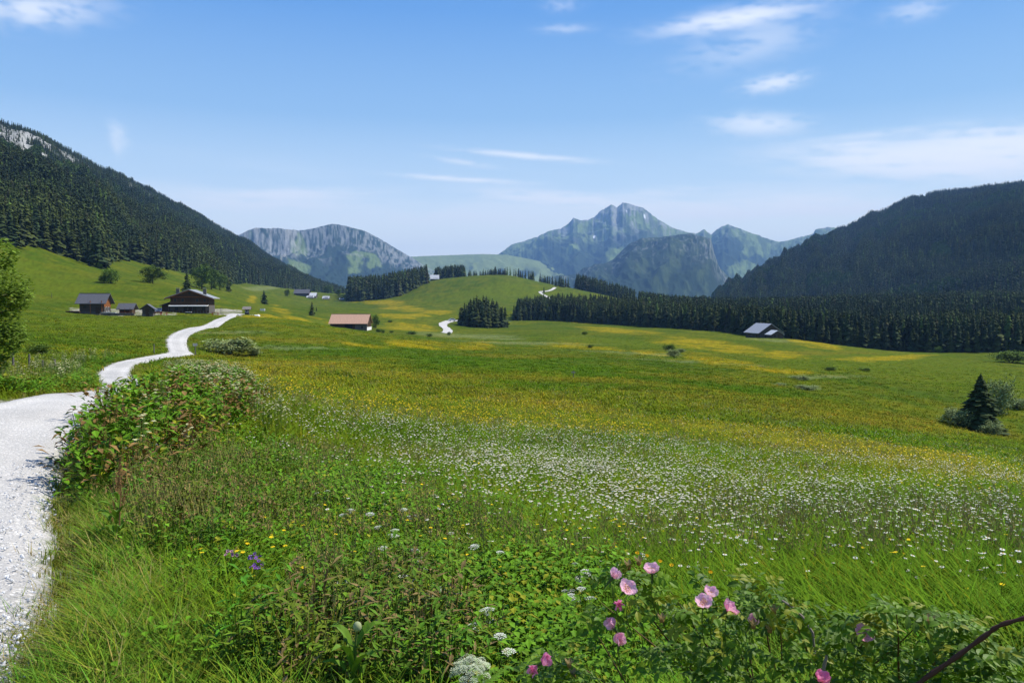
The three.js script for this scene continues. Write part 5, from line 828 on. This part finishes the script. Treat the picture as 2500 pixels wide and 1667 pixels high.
// purple flowers
const petalOval = (l, w, cup = .3) => { const s = new Shape(), n = 4; const W = f => w * Math.sin(Math.PI * (.12 + .80 * f)) , Y = f => cup * l * f * f; for (const q of [-1, 1]) for (let i = 0; i < n; i++) { const f = i / n, g = (i + 1) / n; s.quad([f * l, Y(f), 0], [g * l * (i === n - 1 ? .95 : 1), Y(g), 0], [g * l, Y(g) + W(g) * .15, q * W(g)], [f * l, Y(f) + W(f) * .15, q * W(f)]); } return s.build(); };
const purple = leafy(.30, .10, .48, { transmission: .3 }), pinkish = leafy(.62, .26, .42, { transmission: .3 }), floret = petalOval(.016, .009);
function cluster(px, py, h, mat, n, label) { const p = headSite(px, py, h), g = thing('wildflower_cluster', label, 'wildflower', p), r = rng(px); g.scale.setScalar(1); part('stem', new Shape().tube([[0, -.03, 0], [.01, h * .6, 0], [0, h, 0]], [.005, .004, .002], 4).build(), stemGreen, g); for (let k = 0; k < n; k++) { const a = k * 2.4, q = .03 * Math.sqrt(k / n) + .004, c = part('floret', new THREE.SphereGeometry(.004, 6, 4), stemGreen, g); c.position.set(Math.cos(a) * q, h + .035 * (r() - .4), Math.sin(a) * q); c.rotation.set((r() - .3) * 1.6, r() * 6, (r() - .5)); for (let j = 0; j < 4; j++) { const t = part('petal', floret, mat, c); t.rotation.y = j * Math.PI / 2; t.scale.setScalar(.62); } } for (let k = 0; k < 6; k++) { const l = part('leaf', dockLeaf, herbGreen, g); l.position.y = h * (.15 + .12 * k); l.rotation.set(0, k * 2.4, .3); l.scale.setScalar(.45); } }
cluster(628, 1382, .33, purple, 11, 'violet flower cluster in the herbs left of centre'); cluster(620, 1360, .36, purple, 7, 'smaller violet cluster just above the larger one'); cluster(563, 1355, .33, pinkish, 6, 'pale pink blossom left of the violet flowers');
for (const [px, py, l] of [[1556, 1352, 'yellow flower highest above the rose blossoms'], [1580, 1358, 'yellow flower right of the highest one above the roses'], [1612, 1372, 'yellow flower above the middle rose blossoms'], [1640, 1380, 'rightmost yellow flower above the rose bush'], [1735, 1398, 'small yellow flower between the daisies above the rose bush']]) { const h = .28, p = headSite(px, py, h), g = thing('yellow_flower', l, 'wildflower', p); part('stem', new Shape().tube([[0, -.03, 0], [.02, h * .6, 0], [0, h, 0]], [.003, .003, .002], 4).build(), stemGreen, g); const c = part('flower_head', new THREE.SphereGeometry(.005, 8, 5), std(.6, .3, .01), g); c.position.y = h; c.rotation.x = .5; for (let k = 0; k < 11; k++) { const t = part('petal', floret, leafy(.8, .45, .01), c); t.rotation.y = k * .571; t.scale.setScalar(.85); } }
{ // pale yarrow-like head at the bottom edge and a budding stem
  const p = P(1150, 1625, 2.5), gy = ground(p.x, p.z), h = p.y - gy, g = thing('yarrow', 'fluffy cream-white flower head at the bottom edge left of the rose', 'wildflower', V(p.x, gy, p.z)), r = rng(31), cm = leafy(.56, .60, .42);
  part('stem', new Shape().tube([[0, -.03, 0], [.02, h * .6, 0], [0, h - .06, 0]], [.006, .005, .004], 5).build(), stemGreen, g);
  for (let k = 0; k < 34; k++) { const a = k * 2.4, q = .062 * Math.sqrt(k / 34), u = part('umbel', umbelShape, cm, g); u.position.set(Math.cos(a) * q, h + .035 * (1 - (q / .06) ** 2) - .02 + .02 * (r() - .5), Math.sin(a) * q); u.scale.set(.32, .8, .32); u.rotation.set(Math.sin(a) * q * 10, a, -Math.cos(a) * q * 10); }
  for (let k = 0; k < 8; k++) { const l = part('leaf', umbelLeaf, herbGreen, g); l.position.y = h * (.3 + .07 * k); l.rotation.set(0, k * 1.9, .3); }
}
{
  const p = P(872, 1530, 2.9), gy = ground(p.x, p.z), h = p.y - gy, g = thing('budding_stem', 'tall green stem with one swollen pale bud near the bottom', 'wild plant', V(p.x, gy, p.z));
  part('stem', new Shape().tube([[-.03, -.03, .01], [-.02, h * .5, 0], [-.005, h * .9, 0], [0, h - .015, 0]], [.006, .005, .004, .003], 6).build(), stemGreen, g);
  const b = new THREE.SphereGeometry(.016, 12, 10); b.scale(1, 1.2, 1); const bud = part('bud', b, leafy(.42, .46, .24), g); bud.position.y = h; for (let k = 0; k < 6; k++) { const t = part('sepal', floret, stemGreen, bud); t.position.y = -.014; t.rotation.set(0, k * 1.047, 1.1); t.scale.setScalar(1.2); }
  const side = part('side_bud', new THREE.SphereGeometry(.008, 8, 6), stemGreen, g); side.position.set(-.045, h - .05, 0); part('side_branch', new Shape().tube([[-.01, h * .82, 0], [-.045, h - .055, 0]], [.003, .002], 4).build(), stemGreen, g);
  for (let k = 0; k < 10; k++) { const l = part('leaf', dockLeaf, herbGreen, g); l.position.set(-.02, h * (.25 + .06 * k), 0); l.rotation.set(0, k * 2.4, .35); l.scale.setScalar(.5 + .1 * (k % 3)); }
}

// ---------- wild rose bush ----------
{
  const root = V(1.25, 0, -2.15); root.y = ground(root.x, root.z);
  const rose = thing('wild_rose_bush', 'wild rose bush with pink blossoms at the lower right', 'rose bush', root), r = rng(2024);
  const local = v => [v.x - root.x, v.y - root.y, v.z - root.z];
  const cane = std(.085, .04, .03, { roughness: .7 }), greyTwig = std(.24, .2, .17), twigMat = std(.13, .085, .045);
  const roofPy = [[1290, 1640], [1340, 1600], [1420, 1560], [1455, 1455], [1480, 1385], [1560, 1372], [1620, 1400], [1700, 1432], [1780, 1420], [1860, 1412], [1900, 1450], [1950, 1478], [2050, 1505], [2130, 1490], [2200, 1482], [2300, 1490], [2370, 1520], [2420, 1570], [2470, 1640]];
  const topAt = px => { let i = 0; while (i < roofPy.length - 2 && px > roofPy[i + 1][0]) i++; const a = roofPy[i], b = roofPy[i + 1]; return lerp(a[1], b[1], clamp((px - a[0]) / (b[0] - a[0]))); };
  // canes from the root up into the crown
  const tips = [];
  for (let i = 0; i < 22; i++) { const px = 1310 + 1150 * (i + r()) / 22, t = P(px, topAt(px) + 15 + 60 * r(), 1.75 + .6 * r()), b = [(r() - .5) * .5, -.05, (r() - .5) * .4], e = local(t), m = [lerp(b[0], e[0], .75) + (r() - .5) * .14, e[1] * .55, lerp(b[2], e[2], .5) - .1]; const c = new THREE.CatmullRomCurve3([V(...b), V(...m), V(...e)]), pts = c.getPoints(10).map(v => [v.x, v.y, v.z]); part('cane', new Shape().tube(pts, pts.map((_, k) => lerp(.006, .0012, k / 10)), 5).build(), i % 4 ? twigMat : cane, rose); tips.push(c); }
  const big = [[2560, 1498], [2500, 1510], [2440, 1528], [2412, 1548], [2330, 1608], [2250, 1664], [2190, 1720]].map(([x, y], i) => local(P(x, y, 1.58 + .01 * i))); big.push([.35, .45, .1], [.15, -.05, .05]); const bc = new THREE.CatmullRomCurve3(big.map(v => V(...v))).getPoints(40).map(v => [v.x, v.y, v.z]);
  part('thick_cane', new Shape().tube(bc, bc.map((_, k) => lerp(.0036, .0052, k / 40) + .0009 * Math.sin(k * 1.7)), 7).build(), cane, rose);
  const gt = [[1905, 1462], [1935, 1482], [1960, 1505], [1985, 1545], [1990, 1600]].map(([x, y]) => local(P(x, y, 1.8))); part('bare_twig', new Shape().tube(gt, [.0022, .0028, .003, .003, .003], 5).build(), greyTwig, rose);
  const gt2 = [[2020, 1600], [2013, 1625], [2008, 1660]].map(([x, y]) => local(P(x, y, 1.7))); part('bare_twig', new Shape().tube(gt2, [.003, .004, .004], 5).build(), greyTwig, rose);
  // a compound leaf: seven toothed leaflets on a stalk
  const leaflet = (s, p, a, l, w) => { const c = Math.cos(a), q = Math.sin(a), n = 4, W = f => w * Math.sin(Math.PI * (.06 + .88 * f)), at = (f, k) => [p[0] + c * f * l - q * k, p[1] + Math.abs(k) * .35 - .25 * l * f * f, p[2] + q * f * l + c * k]; for (const g of [-1, 1]) for (let i = 0; i < n; i++) { const f = i / n, h = (i + 1) / n; s.quad(at(f, 0), at(h, 0), at(h, g * W(h)), at(f, g * W(f) * (i ? 1.12 : 1))); } };
  const compound = (seed, k) => { const q = rng(seed), s = new Shape(); s.tube([[0, 0, 0], [.045, .004, 0]], [.0009, .0006], 3); for (const x of [.012, .028].slice(0, k)) for (const g of [-1, 1]) leaflet(s, [x, .002, 0], g * (1.0 + .3 * q()), .020 + .006 * q(), .0062 + .0015 * q()); leaflet(s, [.044, .004, 0], (q() - .5) * .3, .027, .0078); return s.build(); };
  const leafShapes = [compound(1, 2), compound(2, 2), compound(3, 2), compound(4, 1)], roseLeaf = [[.11, .21, .012], [.16, .27, .014], [.085, .155, .016], [.25, .28, .02]].map(c => leafy(...c, { roughness: .5, specularIntensity: .25, transmission: .35 }));
  const leafSpots = [];
  for (let i = 0; i < 2500; i++) { const px = 1290 + 1180 * r(), top = topAt(px), f = Math.pow(r(), 1.25), py = top + (1720 - top) * f, keep = px > 1880 && px < 2080 ? .75 : 1; if (r() > keep) continue; if (fbm(px * .014, py * .018, 3) < .42) continue; leafSpots.push([px, py, 1.65 + .7 * r()]); }
  leafSpots.sort((a, b) => (a[2] + .002 * (a[1] - 1500)) - (b[2] + .002 * (b[1] - 1500)));
  const placed = leafSpots.map(([px, py, d]) => { const o = new THREE.Object3D(); const v = local(P(px, py, d)); o.position.set(...v); o.rotation.set((r() - .5) * 1.6, r() * 6.283, -.25 + (r() - .5) * 1.4, 'YXZ'); o.scale.setScalar(.6 + .4 * r()); return o; });
  placed.slice(0, 290).forEach((o, i) => { const m = part('leaf', leafShapes[i % 4], roseLeaf[Math.floor(r() * 4)], rose); m.position.copy(o.position); m.rotation.copy(o.rotation); m.scale.copy(o.scale); });
  const rest = placed.slice(290), geo = rest.map((o, i) => { o.updateMatrix(); return leafShapes[i % 4].clone().applyMatrix4(o.matrix); });
  for (let k = 0; k < 3; k++) { const m = part('leaf_mass', mergeGeometries(geo.filter((_, i) => i % 3 === k)), roseLeaf[k], rose); m.userData.kind = 'stuff'; }
  // blossoms
  const petalShape = (() => { const s = new Shape(), n = 6, m = 4, pt = (f, g) => { const w = .015 * Math.pow(Math.sin(Math.PI * (.08 + .62 * f)), .8) * (f > .9 ? .92 : 1), notch = f > .99 ? -.0025 * (1 - Math.min(1, Math.abs(g) * 2)) : 0; return [f * .024 + notch - .003 * f * g * g, .007 * f * f + .004 * g * g * f + .0012 * Math.sin(f * 9 + g * 5), g * w]; }; for (let i = 0; i < n; i++) for (let j = 0; j < m; j++) { const a = i / n, b = (i + 1) / n, c = j / m * 2 - 1, d = (j + 1) / m * 2 - 1; s.quad(pt(a, c), pt(b, c), pt(b, d), pt(a, d)); } return s.build(); })();
  const stamen = (() => { const q = rng(8), s = new Shape(); for (let i = 0; i < 40; i++) { const a = q() * 6.283, l = .004 + .006 * q(), y = .006 + .004 * q(), e = .0009; s.tri([0, .001, 0], [Math.cos(a) * l, y, Math.sin(a) * l], [Math.cos(a) * l + .0005, y, Math.sin(a) * l]); s.quad([Math.cos(a) * l - e, y, Math.sin(a) * l], [Math.cos(a) * l, y + e, Math.sin(a) * l - e], [Math.cos(a) * l + e, y, Math.sin(a) * l], [Math.cos(a) * l, y + e, Math.sin(a) * l + e]); } return s.build(); })();
  const stamenMat = leafy(.62, .42, .08), sepalMat = leafy(.10, .15, .04), pinks = [leafy(.95, .50, .66, { transmission: .5 }), leafy(.96, .64, .76, { transmission: .5 }), leafy(.92, .34, .56, { transmission: .5 })];
  // column, row, distance, pitch, turn, roll, petals, openness, tint
  const blossoms = [[1496, 1410, 1.66, -1.15, 1.9, .2, 4, .7, 1], [1528, 1440, 1.62, -1.05, .25, 0, 5, .15, 1], [1508, 1476, 1.66, -1.9, .4, .5, 4, .9, 2], [1592, 1398, 1.68, -.15, .3, .35, 5, .35, 1], [1718, 1474, 1.68, -.9, -.35, .1, 5, .2, 1], [1735, 1455, 1.72, -.35, .3, .2, 4, .4, 1], [1776, 1490, 1.66, -.85, .4, -.3, 5, .25, 0], [1497, 1532, 1.64, -1.0, -.9, .3, 3, .8, 0], [1512, 1572, 1.64, -.5, .7, .4, 3, .7, 0], [2104, 1550, 1.70, -1.15, .05, 0, 5, .12, 0], [1324, 1618, 1.62, -1.3, .8, 0, 3, .7, 2], [1302, 1642, 1.62, -1.2, -.5, 0, 3, .8, 2], [2005, 1664, 1.62, -.4, 0, 0, 5, .5, 2], [1835, 1522, 1.75, -.7, .6, .2, 2, .8, 0]];
  for (const [px, py, d, ax, ay, az, n, open, k] of blossoms) {
    const f = part('blossom', stamen, stamenMat, rose); f.position.set(...local(P(px, py, d))); f.rotation.set(-ax * .68, ay, az - .22, 'YXZ'); f.scale.setScalar(.9);
    for (let j = 0; j < n; j++) { const t = part('petal', petalShape, pinks[k], f); t.rotation.set(0, j * 2 * Math.PI / 5 + .1 * (r() - .5), .12 + open + .2 * (r() - .5), 'YXZ'); t.position.y = .001 * (j % 2); t.scale.setScalar(.92 + .16 * r()); }
    part('calyx', new Shape().tube([[0, .001, 0], [0, -.004, 0], [0, -.012, 0], [0, -.03, 0]], [.003, .0045, .003, .001], 6).build(), sepalMat, f);
    const v = f.position; part('flower_stalk', new Shape().tube([[v.x, v.y - .02, v.z - .01], [v.x + .01, v.y - .08, v.z - .05], [v.x + .03, v.y - .14, v.z - .10]], [.0009, .0011, .0014], 4).build(), stemGreen, rose);
  }
  // faded heads with sepals
  for (const [px, py] of [[1616, 1515], [1400, 1650], [1840, 1530], [1890, 1495], [1535, 1385], [1560, 1375], [1880, 1540], [1390, 1625], [2270, 1520]]) { const c = part('faded_head', new THREE.SphereGeometry(.0055, 8, 6), leafy(.35, .2, .06), rose); c.position.set(...local(P(px, py, 1.7))); for (let j = 0; j < 5; j++) { const t = part('sepal', floret, leafy(.34, .26, .12), c); t.rotation.set(0, j * 1.257, .6); t.scale.set(1.1, 1.1, .5); } }
}
console.log('rose');
renderer.render(scene, camera);
